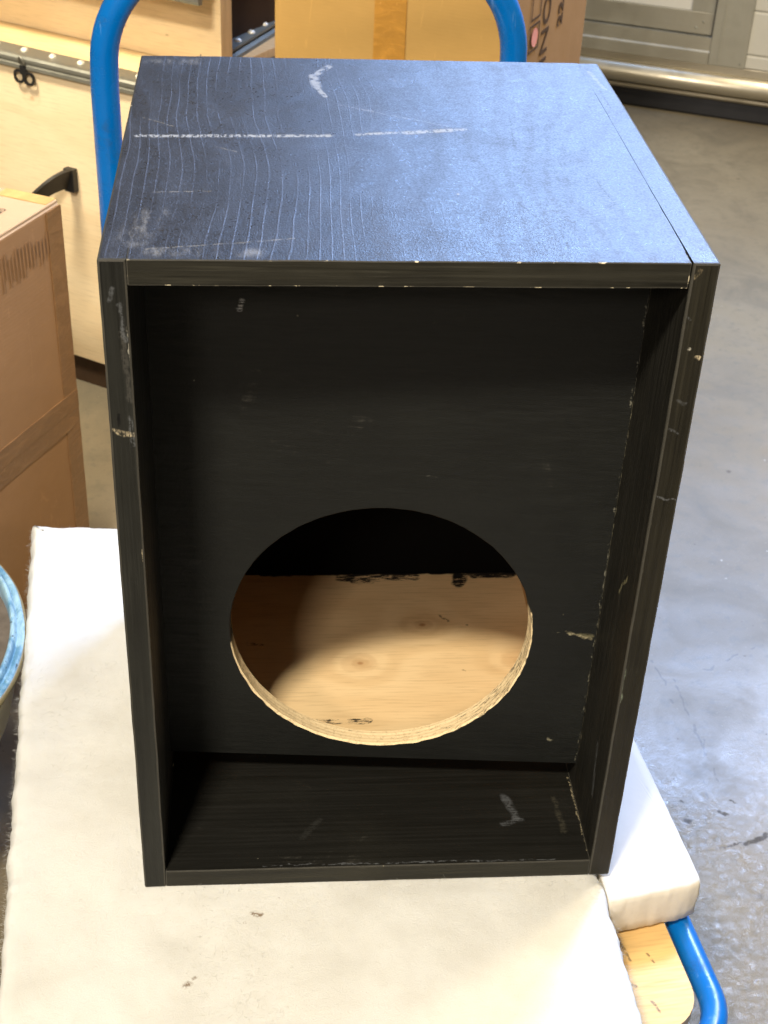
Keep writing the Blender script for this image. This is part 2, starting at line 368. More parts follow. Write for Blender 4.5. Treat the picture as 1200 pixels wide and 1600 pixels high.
def cut_ply_edge():
    """raw sawn plies of the speaker hole with black paint smeared over them"""
    m = Mat('raw_sawn_plywood_edge', 0.8, 0.2)
    x, y, z = m.sep()
    ang = m.math('ARCTAN2', m.math('SUBTRACT', z, 0.1906), m.math('SUBTRACT', x, 0.2006))
    ply = m.math('SINE', m.math('MULTIPLY', m.math('ADD', y, m.math('MULTIPLY', x, 0.073)), 1600.0))
    rag = m.noise(m.comb(m.math('MULTIPLY', ang, 9), m.math('MULTIPLY', y, 620), 0), 1.0, 5, 0.75, 0.3)
    c = m.mix(m.step(m.math('ADD', ply, m.math('MULTIPLY', rag, 1.5)), 0.2, 1.8, 0, 0.45), (0.80, 0.64, 0.38), (0.55, 0.38, 0.19))
    c = m.mix(m.step(m.noise(None, 320, 4, 0.7), 0.5, 0.7, 0, 0.5), c, (0.30, 0.2, 0.1))
    c = m.mix(m.step(m.math('ADD', rag, m.step(x, 0.21, 0.31, -0.03, 0.07)), 0.58, 0.66, 0, 0.8), c, (0.03, 0.025, 0.02))
    c = m.mix(m.step(m.math('ADD', m.math('ADD', z, m.math('MULTIPLY', x, -0.18)), m.math('MULTIPLY', m.noise(None, 70, 3, 0.7), 0.03)), 0.166, 0.176), c, (0.012, 0.011, 0.009))
    m.col(c); m.nrm(m.bump(rag, 0.5, 0.0015)); return m.m

def chip_edge(name, th=0.70, sc_=42):
    """painted arris with chips down to the pale wood"""
    m = Mat(name, 0.6, 0.4)
    n = m.noise(None, sc_*1.6, 3, 0.6); n2 = m.noise(None, 7, 2, 0.5)
    k = m.math('MULTIPLY', m.step(n, th-0.02, th+0.03), m.step(n2, 0.40, 0.52))
    c = m.mix(m.noise(None, 60, 3), (0.018, 0.018, 0.015), (0.06, 0.055, 0.042))
    c = m.mix(k, c, (0.66, 0.58, 0.40))
    m.col(c); m.nrm(m.bump(n, 0.5, 0.001)); return m.m

CH = chip_edge('chipped_black_arris')
CH2 = chip_edge('chipped_top_arris', 0.61, 60)
BLK_V = black_paint('brushed_black_paint_upright', 'z', marks=[
    ((0.002, 0, 0.4520), (0.0175, 0, 0.4490), 0.0022, CREAM, 0.5), ((0.005, 0, 0.449), (0.016, 0, 0.447), 0.0016, CREAM, 0.8), ((0.0145, 0, 0.461), (0.0155, 0, 0.440), 0.0022, GREY, 0.5),
    ((0.013, 0, 0.525), (0.0155, 0, 0.475), 0.0026, (0.055, 0.052, 0.045), 0.8), ((0.0125, 0, 0.545), (0.0145, 0, 0.52), 0.0020, GREY, 0.5),
    ((0.006, 0, 0.548), (0.0085, 0, 0.556), 0.0022, GREY, 0.4), ((0.0165, 0, 0.53), (0.0172, 0, 0.50), 0.0010, PALE, 0.7), ((0.017, 0, 0.352), (0.0174, 0, 0.342), 0.0012, CREAM, 1.0)],
    dark_marks=[((0.0068, -0.001, 0.4635), (0.0066, -0.001, 0.4555), 0.0019)])
BLK_VR = black_paint('brushed_black_paint_right_upright', 'z', base=(0.0085, 0.0075, 0.0045), marks=[
    ((0.389, 0, 0.514), (0.3895, 0, 0.5135), 0.0018, PALE, 1), ((0.3935, 0, 0.508), (0.3965, 0, 0.507), 0.0014, CREAM, 0.9), ((0.3865, 0, 0.475), (0.393, 0, 0.472), 0.0018, GREY, 0.35),
    ((0.3835, 0, 0.452), (0.391, 0, 0.448), 0.0014, GREY, 0.4), ((0.3822, 0, 0.43), (0.3822, 0, 0.09), 0.0009, (0.12, 0.11, 0.08), 0.8), ((0.3818, 0, 0.235), (0.3826, 0, 0.20), 0.0022, (0.22, 0.26, 0.19), 0.9),
    ((0.383, 0, 0.395), (0.398, 0, 0.392), 0.0012, GREY, 0.6), ((0.384, 0, 0.566), (0.386, 0, 0.572), 0.0018, (0.25, 0.2, 0.12), 0.8), ((0.383, 0, 0.54), (0.385, 0, 0.536), 0.0012, GREY, 0.7)])
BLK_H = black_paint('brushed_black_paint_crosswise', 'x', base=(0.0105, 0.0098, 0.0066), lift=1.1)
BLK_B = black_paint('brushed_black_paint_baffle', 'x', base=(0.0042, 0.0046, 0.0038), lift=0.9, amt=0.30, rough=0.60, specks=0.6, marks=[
    ((0.0865, 0.11, 0.487), (0.0885, 0.11, 0.495), 0.0030, (0.30, 0.30, 0.29), 0.9), ((0.0835, 0.11, 0.489), (0.0865, 0.11, 0.4865), 0.0016, GREY, 0.9),
    ((0.3807, 0.09, 0.55), (0.3812, 0.09, 0.24), 0.0010, (0.22, 0.21, 0.16), 0.7), ((0.3812, 0.09, 0.24), (0.3808, 0.09, 0.05), 0.0009, (0.18, 0.17, 0.12), 0.7), ((0.366, 0.09, 0.196), (0.378, 0.09, 0.194), 0.003, (0.2, 0.18, 0.1), 0.6),
    ((0.038, 0.11, 0.497), (0.047, 0.11, 0.490), 0.0010, GREY, 0.9), ((0.336, 0.09, 0.197), (0.366, 0.09, 0.196), 0.0011, (0.36, 0.33, 0.22), 0.9),
    ((0.352, 0.09, 0.2155), (0.3565, 0.09, 0.197), 0.0009, (0.36, 0.33, 0.22), 0.9), ((0.3565, 0.09, 0.1985), (0.3765, 0.09, 0.1915), 0.0022, (0.32, 0.28, 0.17), 0.9),
    ((0.3535, 0.09, 0.0765), (0.3565, 0.09, 0.0745), 0.0022, (0.32, 0.30, 0.2), 0.9), ((0.17, 0.10, 0.341), (0.125, 0.10, 0.345), 0.0009, (0.06, 0.06, 0.05), 0.8),
    ((0.23, 0.10, 0.349), (0.30, 0.10, 0.343), 0.0009, (0.06, 0.06, 0.05), 0.8), ((0.298, 0.092, 0.375), (0.30, 0.092, 0.374), 0.0012, PALE, 0.9)])
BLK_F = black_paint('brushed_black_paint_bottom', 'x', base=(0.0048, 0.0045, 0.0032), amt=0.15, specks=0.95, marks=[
    ((0.317, 0.078, 0.0182), (0.325, 0.052, 0.0182), 0.0050, GREY, 0.40), ((0.311, 0.045, 0.0182), (0.329, 0.050, 0.0182), 0.0036, GREY, 0.35),
    ((0.3795, 0.10, 0.0182), (0.3812, 0.004, 0.0182), 0.0012, (0.40, 0.34, 0.21), 0.7), ((0.10, 0.004, 0.0182), (0.35, 0.003, 0.0182), 0.0010, GREY, 0.6),
    ((0.362, 0.075, 0.0182), (0.365, 0.035, 0.0182), 0.0035, (0.05, 0.045, 0.03), 0.6), ((0.134, 0.035, 0.0182), (0.15, 0.055, 0.0182), 0.0040, (0.03, 0.03, 0.027), 0.5)])
TOPP = top_paint()
RAW = plywood('raw_interior_plywood', (0.84, 0.62, 0.34), (0.64, 0.42, 0.19), [(0.266, 0.327, 0.017), (0.198, 0.267, 0.015), (0.360, 0.268, 0.015)], freq=5, rough=0.5,
    spots=[((0.286, 0.342, 0.018), (0.293, 0.333, 0.018), 0.0026), ((0.299, 0.2545, 0.018), (0.302, 0.2525, 0.018), 0.0014), ((0.312, 0.326, 0.018), (0.313, 0.326, 0.018), 0.0016), ((0.086, 0.30, 0.018), (0.100, 0.298, 0.018), 0.0030)],
    paint=[((0.10, 0.419, 0.018), (0.40, 0.419, 0.018), 0.0060, 0.36), ((0.185, 0.410, 0.018), (0.265, 0.411, 0.018), 0.0080, 0.47), ((0.312, 0.398, 0.018), (0.317, 0.415, 0.018), 0.0090, 0.42), ((0.20, 0.403, 0.018), (0.215, 0.404, 0.018), 0.007, 0.5), ((0.15, 0.181, 0.018), (0.20, 0.182, 0.018), 0.0045, 0.51), ((0.33, 0.414, 0.018), (0.37, 0.414, 0.018), 0.0085, 0.43)])
RAWV = plywood('raw_side_plywood', (0.60, 0.34, 0.12), (0.44, 0.22, 0.06), plane='yz', freq=9)
CUT = cut_ply_edge()
CRATE_F = plywood('pale_birch_case_plywood', (0.78, 0.64, 0.42), (0.66, 0.50, 0.29), [(-0.100, 0.4975, 0.005)], freq=6, plane='xz', rough=0.45)
CRATE_U = plywood('pale_birch_crate_plywood', (0.78, 0.61, 0.37), (0.64, 0.46, 0.24), [(-0.015, 0.60, 0.004)], freq=6, plane='xz', rough=0.42)
CRATE_E = plywood('sawn_birch_end_grain', (0.60, 0.42, 0.22), (0.44, 0.28, 0.13), freq=60, plane='yz', along='y', rough=0.5)
CRATE_SHADE = plain('shaded_brown_board', (0.035, 0.018, 0.008), 0.7, 0.2)  # shade inside the upper tray, put into the board colour
DECK = plywood('worn_yellow_deck_plywood', (0.76, 0.50, 0.20), (0.60, 0.38, 0.14), freq=7, rough=0.5,
    spots=[((0.40, -0.118, 0), (0.404, -0.122, 0), 0.0026), ((0.412, -0.135, 0), (0.416, -0.150, 0), 0.0020), ((0.43, -0.05, 0), (0.434, -0.058, 0), 0.0020), ((0.425, -0.09, 0), (0.428, -0.10, 0), 0.0018), ((0.397, -0.052, 0), (0.402, -0.060, 0), 0.0032), ((0.389, -0.068, 0), (0.392, -0.072, 0), 0.0026), ((0.405, -0.071, 0), (0.408, -0.095, 0), 0.0022), ((0.405, -0.02, 0), (0.412, -0.005, 0), 0.0030), ((0.417, -0.036, 0), (0.424, -0.04, 0), 0.0016), ((0.415, 0.0, 0), (0.42, 0.004, 0), 0.0016)], stain=0.35)
CB_L = cardboard('tan_corrugated_cardboard', (0.33, 0.182, 0.080))
CB_LT = cardboard('pale_tan_carton_top', (0.50, 0.34, 0.20), 'x')
CB_B = cardboard('golden_tan_cardboard', (0.46, 0.28, 0.085))
CB_BS = cardboard('brown_cardboard_side', (0.34, 0.195, 0.085))
TAPE_D = tape('brown_parcel_tape', (0.215, 0.115, 0.048))
TAPE_G = tape('golden_parcel_tape', (0.40, 0.20, 0.035))
TAPE_Y = tape('clear_yellowed_tape', (0.52, 0.33, 0.12))
INK = plain('dark_brown_print_ink', (0.075, 0.042, 0.022), 0.7, 0.2)
INKM = plain('maroon_print_ink', (0.13, 0.045, 0.03), 0.7, 0.2)
PINK = plain('pink_round_sticker', (0.72, 0.30, 0.25), 0.6, 0.3, 0.08)
BLUE = blue_paint()
FLOOR = floor_mat()
WAD = wadding()
FOAM = plain('white_foam_block', (0.68, 0.67, 0.64), 0.9, 0.1, 0.03, 60)
FOAM_E = plain('torn_foam_edge', (0.70, 0.65, 0.55), 0.95, 0.1, 0.08, 120)
ZINC = metal('zinc_plated_steel', (0.36, 0.36, 0.31), 0.40, met=0.75)
ALU = metal('brushed_aluminium_frame', (0.52, 0.50, 0.42), 0.42, met=0.8)
ALU_V = metal('brushed_aluminium_upright', (0.50, 0.49, 0.42), 0.45, 'z', met=0.75)
ALU_D = metal('dirty_aluminium_threshold', (0.62, 0.57, 0.46), 0.34, wear=0.6)
ALU_R = metal('bright_rolled_aluminium', (0.62, 0.57, 0.45), 0.36, wear=0.08, met=0.8)
WHITE = plain('off_white_ribbed_cladding', (0.62, 0.61, 0.55), 0.45, 0.4, 0.05)
WHITE2 = plain('off_white_door_panel', (0.74, 0.73, 0.68), 0.45, 0.4, 0.05)
RUB = plain('black_rubber_seal', (0.018, 0.019, 0.024), 0.55, 0.4, 0.4)
BLKM = plain('black_lacquered_steel', (0.012, 0.012, 0.012), 0.4, 0.5)
LEATH = plain('black_leather_strap', (0.014, 0.011, 0.008), 0.5, 0.5, 0.4)
SKID = plain('dark_brown_wooden_skid', (0.060, 0.034, 0.018), 0.7, 0.3, 0.5)
TUBW = plain('white_enamel_bucket', (0.80, 0.78, 0.64), 0.35, 0.5, 0.06)
DRY = plain('dried_grey_paint', (0.16, 0.135, 0.11), 0.8, 0.2, 0.5, 70)
def dried_blue():
    m = Mat('dried_light_blue_paint', 0.42, 0.5)
    n = m.noise(None, 26, 5, 0.7, 1.0)
    c = m.mix(m.step(n, 0.35, 0.65), (0.10, 0.25, 0.36), (0.36, 0.54, 0.60))
    sp = m.step(m.noise(None, 120, 3, 0.7), 0.66, 0.70)
    c = m.mix(sp, c, (0.03, 0.05, 0.06)); m.col(c); m.nrm(m.bump(n, 0.7, 0.006)); return m.m
DBLUE = dried_blue()
DBLUE2 = plain('dark_blue_green_paint', (0.03, 0.10, 0.16), 0.4, 0.5, 0.4)
GOLD = plain('yellowed_lacquer_rim', (0.22, 0.17, 0.07), 0.4, 0.5)
INBLUE = plain('deep_blue_paint', (0.045, 0.17, 0.36), 0.4, 0.5)
GREYW = plain('grey_plastic_wheel', (0.11, 0.11, 0.11), 0.6, 0.4)

# ------------------------------------------------------------ object helpers
def link(name, bm, mats, parent=None, smooth=False, loc=None, rot=None):
    me = bpy.data.meshes.new(name); bmesh.ops.recalc_face_normals(bm, faces=bm.faces); bm.to_mesh(me); bm.free()
    for mt in (mats if isinstance(mats, (list, tuple)) else [mats]): me.materials.append(mt)
    if smooth:
        for p in me.polygons: p.use_smooth = True
    o = bpy.data.objects.new(name, me); C.objects.link(o)
    if parent: o.parent = parent
    if loc: o.location = loc
    if rot: o.rotation_euler = rot
    return o
def tag(o, label=None, cat=None, group=None, kind=None):
    if label: o['label'] = label
    if cat: o['category'] = cat
    if group: o['group'] = group
    if kind: o['kind'] = kind
    return o
def thing(name, label, cat, loc=(0, 0, 0), rz=0.0, group=None):
    o = bpy.data.objects.new(name, None); C.objects.link(o); o.location = loc; o.rotation_euler = (0, 0, rz)
    o.empty_display_size = 0.05
    return tag(o, label, cat, group)
def grow(bm, other):
    me = bpy.data.meshes.new('tmp'); other.to_mesh(me); other.free(); bm.from_mesh(me); bpy.data.meshes.remove(me)

def box(x0, y0, z0, x1, y1, z1, bev=0.0012, chip=0, cuts=None, jit=0.0, fm=None, segs=2, skip=None):
    """bevelled box; cuts=(axis,n) subdivides for hand-made waviness; fm: {face axis key: material index}"""
    bm = bmesh.new(); bmesh.ops.create_cube(bm, size=1)
    for v in bm.verts:
        v.co = Vector((x0+(v.co.x+.5)*(x1-x0), y0+(v.co.y+.5)*(y1-y0), z0+(v.co.z+.5)*(z1-z0)))
    if fm:
        bm.normal_update()
        for f in bm.faces:
            n = f.normal
            k = ('+' if max(n, key=abs) > 0 else '-')+'xyz'[[abs(q) for q in n].index(max(abs(q) for q in n))]
            if k in fm: f.material_index = fm[k]
    if cuts:
        for ax, n in cuts:
            for i in range(1, n):
                p = [0, 0, 0]; q = (x0, y0, z0)[ax]; r = (x1, y1, z1)[ax]
                p[ax] = q+(r-q)*i/n; nn = [0, 0, 0]; nn[ax] = 1
                bmesh.ops.bisect_plane(bm, geom=bm.verts[:]+bm.edges[:]+bm.faces[:], plane_co=p, plane_no=nn, dist=1e-6)
    if bev > 0:
        es = [e for e in bm.edges if len(e.link_faces) == 2 and e.calc_face_angle(0) > 0.8]
        if skip: es = [e for e in es if not skip((e.verts[0].co+e.verts[1].co)/2)]
        bmesh.ops.bevel(bm, geom=es, offset=bev, segments=segs, profile=0.6, affect='EDGES', material=(chip if chip else -1), clamp_overlap=True)
    if jit:
        for v in bm.verts:
            n = noise.noise_vector(v.co*31.0)*0.6+noise.noise_vector(v.co*95.0)*0.4
            v.co += n*jit
    return bm

def tube_bm(pts, r, seg=20, cap=True):
    """round tube along points"""
    bm = bmesh.new(); rings = []; P = [Vector(p) for p in pts]
    up = None
    for i, p in enumerate(P):
        t = (P[min(i+1, len(P)-1)]-P[max(i-1, 0)]).normalized()
        if up is None:
            up = Vector((0, 0, 1)) if abs(t.z) < 0.9 else Vector((0, 1, 0))
        a = (up-t*up.dot(t)).normalized(); b = t.cross(a); up = a
        rr = r(i) if callable(r) else r
        rings.append([bm.verts.new(p+a*rr*cos(2*pi*k/seg)+b*rr*sin(2*pi*k/seg)) for k in range(seg)])
    for A, B in zip(rings, rings[1:]):
        for k in range(seg): bm.faces.new((A[k], A[(k+1) % seg], B[(k+1) % seg], B[k]))
    if cap: bm.faces.new(rings[0]); bm.faces.new(rings[-1])
    return bm
def arc(c, r, a0, a1, n, ux, uy):
    c, ux, uy = Vector(c), Vector(ux), Vector(uy)
    return [c+ux*r*cos(a0+(a1-a0)*i/n)+uy*r*sin(a0+(a1-a0)*i/n) for i in range(n+1)]
def lathe(prof, seg=96, jit=0.0, a0=0.0, a1=2*pi):
    bm = bmesh.new(); full = abs(a1-a0-2*pi) < 1e-6; rings = []
    for r, z in prof:
        ring = []
        for k in range(seg if full else seg+1):
            a = a0+(a1-a0)*k/seg
            d = 1+jit*noise.noise(Vector((cos(a)*6, sin(a)*6, z*40+r*30)))
            ring.append(bm.verts.new((r*d*cos(a), r*d*sin(a), z+jit*0.05*noise.noise(Vector((cos(a)*9, sin(a)*9, r*50))))))
        rings.append(ring)
    for A, B in zip(rings, rings[1:]):
        for k in range(len(A) if full else len(A)-1):
            bm.faces.new((A[k], A[(k+1) % len(A)], B[(k+1) % len(A)], B[k]))
    return bm
def prism(prof, x0, x1, n=1):
    """(y,z) profile run along x"""
    bm = bmesh.new(); rings = []
    for i in range(n+1):
        x = x0+(x1-x0)*i/n
        rings.append([bm.verts.new((x, y, z)) for y, z in prof])
    m = len(prof)
    for A, B in zip(rings, rings[1:]):
        for k in range(m): bm.faces.new((A[k], A[(k+1) % m], B[(k+1) % m], B[k]))
    bm.faces.new(rings[0]); bm.faces.new(rings[-1]); return bm
def slab(outline, z0, z1, rnd=0.0):
    """polygon plate"""
    bm = bmesh.new()
    a = [bm.verts.new((x, y, z0)) for x, y in outline]; b = [bm.verts.new((x, y, z1)) for x, y in outline]
    bm.faces.new(a); bm.faces.new(b); n = len(a)
    for k in range(n): bm.faces.new((a[k], a[(k+1) % n], b[(k+1) % n], b[k]))
    return bm
def text_mesh(name, body, size, mat, parent, matrix, ext=0.0002, bold=0.0, sx=1.0):
    cu = bpy.data.curves.new(name, 'FONT'); cu.body = body; cu.size = size; cu.extrude = ext; cu.offset = bold
    cu.align_x = 'LEFT'; cu.resolution_u = 6
    t = bpy.data.objects.new(name, cu); C.objects.link(t)
    me = bpy.data.meshes.new_from_object(t.evaluated_get(bpy.context.evaluated_depsgraph_get()))
    bpy.data.objects.remove(t); bpy.data.curves.remove(cu)
    me.transform(matrix @ Matrix.Diagonal((sx, 1, 1, 1))); me.materials.append(mat)
    o = bpy.data.objects.new(name, me); C.objects.link(o); o.parent = parent; return o

# ------------------------------------------------------------ setting: floor
bm = bmesh.new(); bmesh.ops.create_grid(bm, x_segments=60, y_segments=60, size=1)
for v in bm.verts: v.co = Vector((v.co.x*6, v.co.y*6, 0))
tag(link('floor', bm, FLOOR, loc=(0, 0, -0.30)), kind='structure')

# ------------------------------------------------------------ speaker cabinet
W, D, H, T = 0.400, 0.4188, 0.5766, 0.0182
cab = thing('speaker_cabinet', 'empty black painted plywood speaker cabinet with a round hole, standing upright on white wadding', 'speaker cabinet')
cab['label'] = 'empty black plywood speaker cabinet with round hole, upright on white wadding'
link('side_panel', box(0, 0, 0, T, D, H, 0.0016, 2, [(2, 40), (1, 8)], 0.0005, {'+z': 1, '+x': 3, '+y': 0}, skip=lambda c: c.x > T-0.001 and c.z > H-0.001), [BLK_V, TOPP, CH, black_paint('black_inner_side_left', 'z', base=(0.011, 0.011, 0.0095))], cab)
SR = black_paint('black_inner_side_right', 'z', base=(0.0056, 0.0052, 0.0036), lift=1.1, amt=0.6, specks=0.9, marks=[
    ((W-T, 0.087, 0.553), (W-T, 0.0878, 0.43), 0.0010, PALE, 0.5), ((W-T, 0.0878, 0.43), (W-T, 0.0882, 0.24), 0.0011, (0.36, 0.33, 0.21), 0.6), ((W-T, 0.0882, 0.24), (W-T, 0.087, 0.06), 0.0010, (0.3, 0.27, 0.18), 0.7),
    ((W-T, 0.03, 0.30), (W-T, 0.045, 0.275), 0.0022, (0.22, 0.20, 0.11), 0.8), ((W-T, 0.028, 0.07), (W-T, 0.035, 0.12), 0.004, GREY, 0.5)])
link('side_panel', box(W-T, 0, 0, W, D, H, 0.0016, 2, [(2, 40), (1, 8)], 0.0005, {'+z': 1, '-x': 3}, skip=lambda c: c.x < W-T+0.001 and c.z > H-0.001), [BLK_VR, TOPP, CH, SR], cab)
TIN = black_paint('black_underside_top', 'x')
bm = box(T, 0.0003, H-T, W-T, D-0.0002, H-0.0001, 0.0008, 2, [(0, 30), (1, 24)], 0.0, {'+z': 1, '-z': 3}, skip=lambda c: c.y > 0.01)
for v in bm.verts:
    if v.co.x > W-T-0.002: v.co.x -= 0.0013*max(0.0, 1-v.co.y/0.26)*(0.75+0.6*noise.noise(Vector((0, v.co.y*60, 0))))
    if T+0.003 < v.co.x < W-T-0.003: v.co += noise.noise_vector(v.co*40)*0.00025
link('top_panel', bm, [BLK_H, TOPP, CH2, TIN], cab)
bm = box(T, 0.0003, 0, W-T, 0.158, T, 0.0010, 2, [(0, 30)], 0.0003, {'+z': 1})
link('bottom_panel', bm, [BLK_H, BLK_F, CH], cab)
link('bottom_panel', box(T, 0.1582, 0.0, W-T, D, T-0.0002, 0.0), [RAW], cab)['label'] = 'raw unpainted plywood bottom behind the baffle'
link('back_panel', box(T, D-0.0026, T, W-T, D-0.0005, H-T, 0.0), [plain('flat_black_back', (0.0015, 0.0015, 0.0015), 0.95, 0.1)], cab)
# unpainted faces inside, behind the baffle
link('inner_lining', box(T, 0.158, T, T+0.0015, D-0.003, H-T, 0), [RAWV], cab)['label'] = 'raw plywood inner face of left side'
link('inner_lining', box(W-T-0.0015, 0.158, T, W-T, D-0.003, H-T, 0), [RAWV], cab)['label'] = 'raw plywood inner face of right side'
# baffle with hole
def baffle():
    bm = bmesh.new(); x0, x1, z0, z1 = T, W-T, 0.0475, H-T; cx, cz, R = 0.2006, 0.1906, 0.1266
    def yf(x): return 0.1150-(x-x0)/(x1-x0)*0.0260
    th = 0.0155; n = 192
    def outer(a):
        dx, dz = cos(a), sin(a)
        t = min([q for q in ((x1-cx)/dx if dx > 1e-9 else 9, (x0-cx)/dx if dx < -1e-9 else 9, (z1-cz)/dz if dz > 1e-9 else 9, (z0-cz)/dz if dz < -1e-9 else 9)])
        return cx+dx*t, cz+dz*t
    angs = sorted(set([2*pi*i/n for i in range(n)]+[math.atan2(zz-cz, xx-cx) % (2*pi) for xx in (x0, x1) for zz in (z0, z1)]))
    N = len(angs); loops = {k: [] for k in 'OFCMGBP'}
    for a in angs:
        ox, oz = outer(a)
        j = 0.0005*noise.noise(Vector((cos(a)*14, sin(a)*14, 3)))+0.00035*noise.noise(Vector((cos(a)*45, sin(a)*45, 1)))
        low = max(0.0, -sin(a)+0.15)
        ch = 0.0008+0.0016*low*max(0.0, 0.6+0.7*noise.noise(Vector((cos(a)*16, sin(a)*16, 9))))
        def at(r, y): return bm.verts.new((cx+r*cos(a), y, cz+r*sin(a)))
        xr = cx+R*cos(a)
        loops['O'].append(bm.verts.new((ox, yf(ox), oz)))
        rm = R+0.012; loops['P'].append(at(rm, yf(cx+rm*cos(a))))
        loops['F'].append(at(R+ch+j, yf(xr)))
        loops['C'].append(at(R+j*0.7, yf(xr)+ch*0.9))
        loops['M'].append(at(R+0.0005*noise.noise(Vector((cos(a)*60, sin(a)*60, 5))), yf(xr)+th*0.6))
        loops['G'].append(at(R-0.0006, yf(xr)+th))
        loops['B'].append(bm.verts.new((ox, yf(ox)+th, oz)))
    for A, B, mi in (('O', 'P', 0), ('P', 'F', 0), ('F', 'C', 1), ('C', 'M', 1), ('M', 'G', 1), ('G', 'B', 2), ('B', 'O', 0)):
        for k in range(N):
            f = bm.faces.new((loops[A][k], loops[A][(k+1) % N], loops[B][(k+1) % N], loops[B][k])); f.material_index = mi
    return bm
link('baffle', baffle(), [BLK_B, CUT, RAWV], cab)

# ------------------------------------------------------------ wadding
def wad_outline():
    """outline points counter-clockwise with torn, uneven edges (world xy)"""
    corners = [(-0.088, -0.30), (0.399, -0.30), (0.395, -0.02), (0.352, 0.515), (-0.1585, 0.5365)]
    corners = [(-0.090, -0.30), (0.401, -0.30), (0.3945, -0.016), (0.345, 0.515), (-0.1615, 0.5365)]
    pts = []
    for i, a in enumerate(corners):
        b = corners[(i+1) % 5]; a, b = Vector(a), Vector(b); L = (b-a).length; n = int(L/0.004)
        nn = Vector(((b-a).y, -(b-a).x)).normalized()
        for k in range(n):
            p = a.lerp(b, k/n); e = min(1, min(k, n-k)/4)
            j = 0.0022*noise.noise(Vector((p.x*40, p.y*40, 0)))+0.0014*noise.noise(Vector((p.x*130, p.y*130, 2)))
            pts.append((p+nn*j, nn, e))
    return pts
WC = [Vector(c) for c in ((-0.090, -0.30), (0.401, -0.30), (0.3945, -0.016), (0.345, 0.515), (-0.1615, 0.5365))]
def clip(q, ins):
    for _ in range(3):
        for i in range(5):
            a, b = WC[i], WC[(i+1) % 5]; n = Vector((-(b-a).y, (b-a).x)).normalized()
            d = (q-a).dot(n)
            if d < ins-0.003: q = q+n*(ins-0.003-d)
    return q
def wad():
    o = wad_outline(); bm = bmesh.new(); N = len(o)
    cx = sum(p.x for p, _, _ in o)/N; cy = sum(p.y for p, _, _ in o)/N
    levels = [(-0.006, 0.002), (0.0, 0.010), (0.0015, 0.030), (0.001, 0.044), (-0.002, 0.051), (-0.006, 0.0545), (-0.014, 0.0552)]
    rings = []
    for inset, z in levels:
        ring = []
        for p, nn, e in o:
            q = clip(p+nn*(inset+0.0008*noise.noise(Vector((p.x*60, p.y*60, z*80)))), -inset)
            ring.append(bm.verts.new((q.x, q.y, z)))
        rings.append(ring)
    for A, B in zip(rings, rings[1:]):
        for k in range(N): bm.faces.new((A[k], A[(k+1) % N], B[(k+1) % N], B[k]))
    for v in rings[-1]: v.co.z = 0.0552
    bmesh.ops.remove_doubles(bm, verts=rings[-1], dist=0.0022)
    be = [e for e in bm.edges if len(e.link_faces) == 1 and e.verts[0].co.z > 0.05]
    tops = bmesh.ops.contextual_create(bm, geom=be)['faces']
    for ax, lo, hi, st in ((0, -0.15, 0.40, 0.012), (1, -0.29, 0.53, 0.012)):
        c = lo
        while c < hi:
            nrm_ = [0, 0, 0]; nrm_[ax] = 1; pc = [0, 0, 0]; pc[ax] = c
            tops = [f for f in bm.faces if all(abs(v.co.z-0.0552) < 1e-6 for v in f.verts)]
            ge = set(tops)
            for f in tops: ge.update(f.edges); ge.update(f.verts)
            bmesh.ops.bisect_plane(bm, geom=list(ge), plane_co=pc, plane_no=nrm_, dist=1e-6)
            c += st
    be = [e for e in bm.edges if len(e.link_faces) == 1 and e.verts[0].co.z < 0.01]
    bmesh.ops.contextual_create(bm, geom=be)
    for v in bm.verts:
        if v.co.z > 0.05:
            x, y = v.co.x, v.co.y
            under = (-0.01 < x < 0.41 and -0.01 < y < 0.43)
            dx_ = max(0.0, -x, x-0.40); dy_ = max(0.0, -y, y-0.4188); rise = 1-math.exp(-math.hypot(dx_, dy_)/0.035)
            v.co.z += (0.0 if under else 0.0030*rise+0.0075*rise*noise.noise(Vector((x*6, y*6, 4)))+0.0022*rise*noise.noise(Vector((x*24, y*24, 7))))
            v.co.z -= 0.0006 if under else 0
    return bm
wd = thing('wadding_sheet', 'thick fluffy white wadding sheet under the black cabinet, overhanging the trolley', 'wadding', (0, 0, -0.055))
link('batting', wad(), WAD, wd, smooth=True)
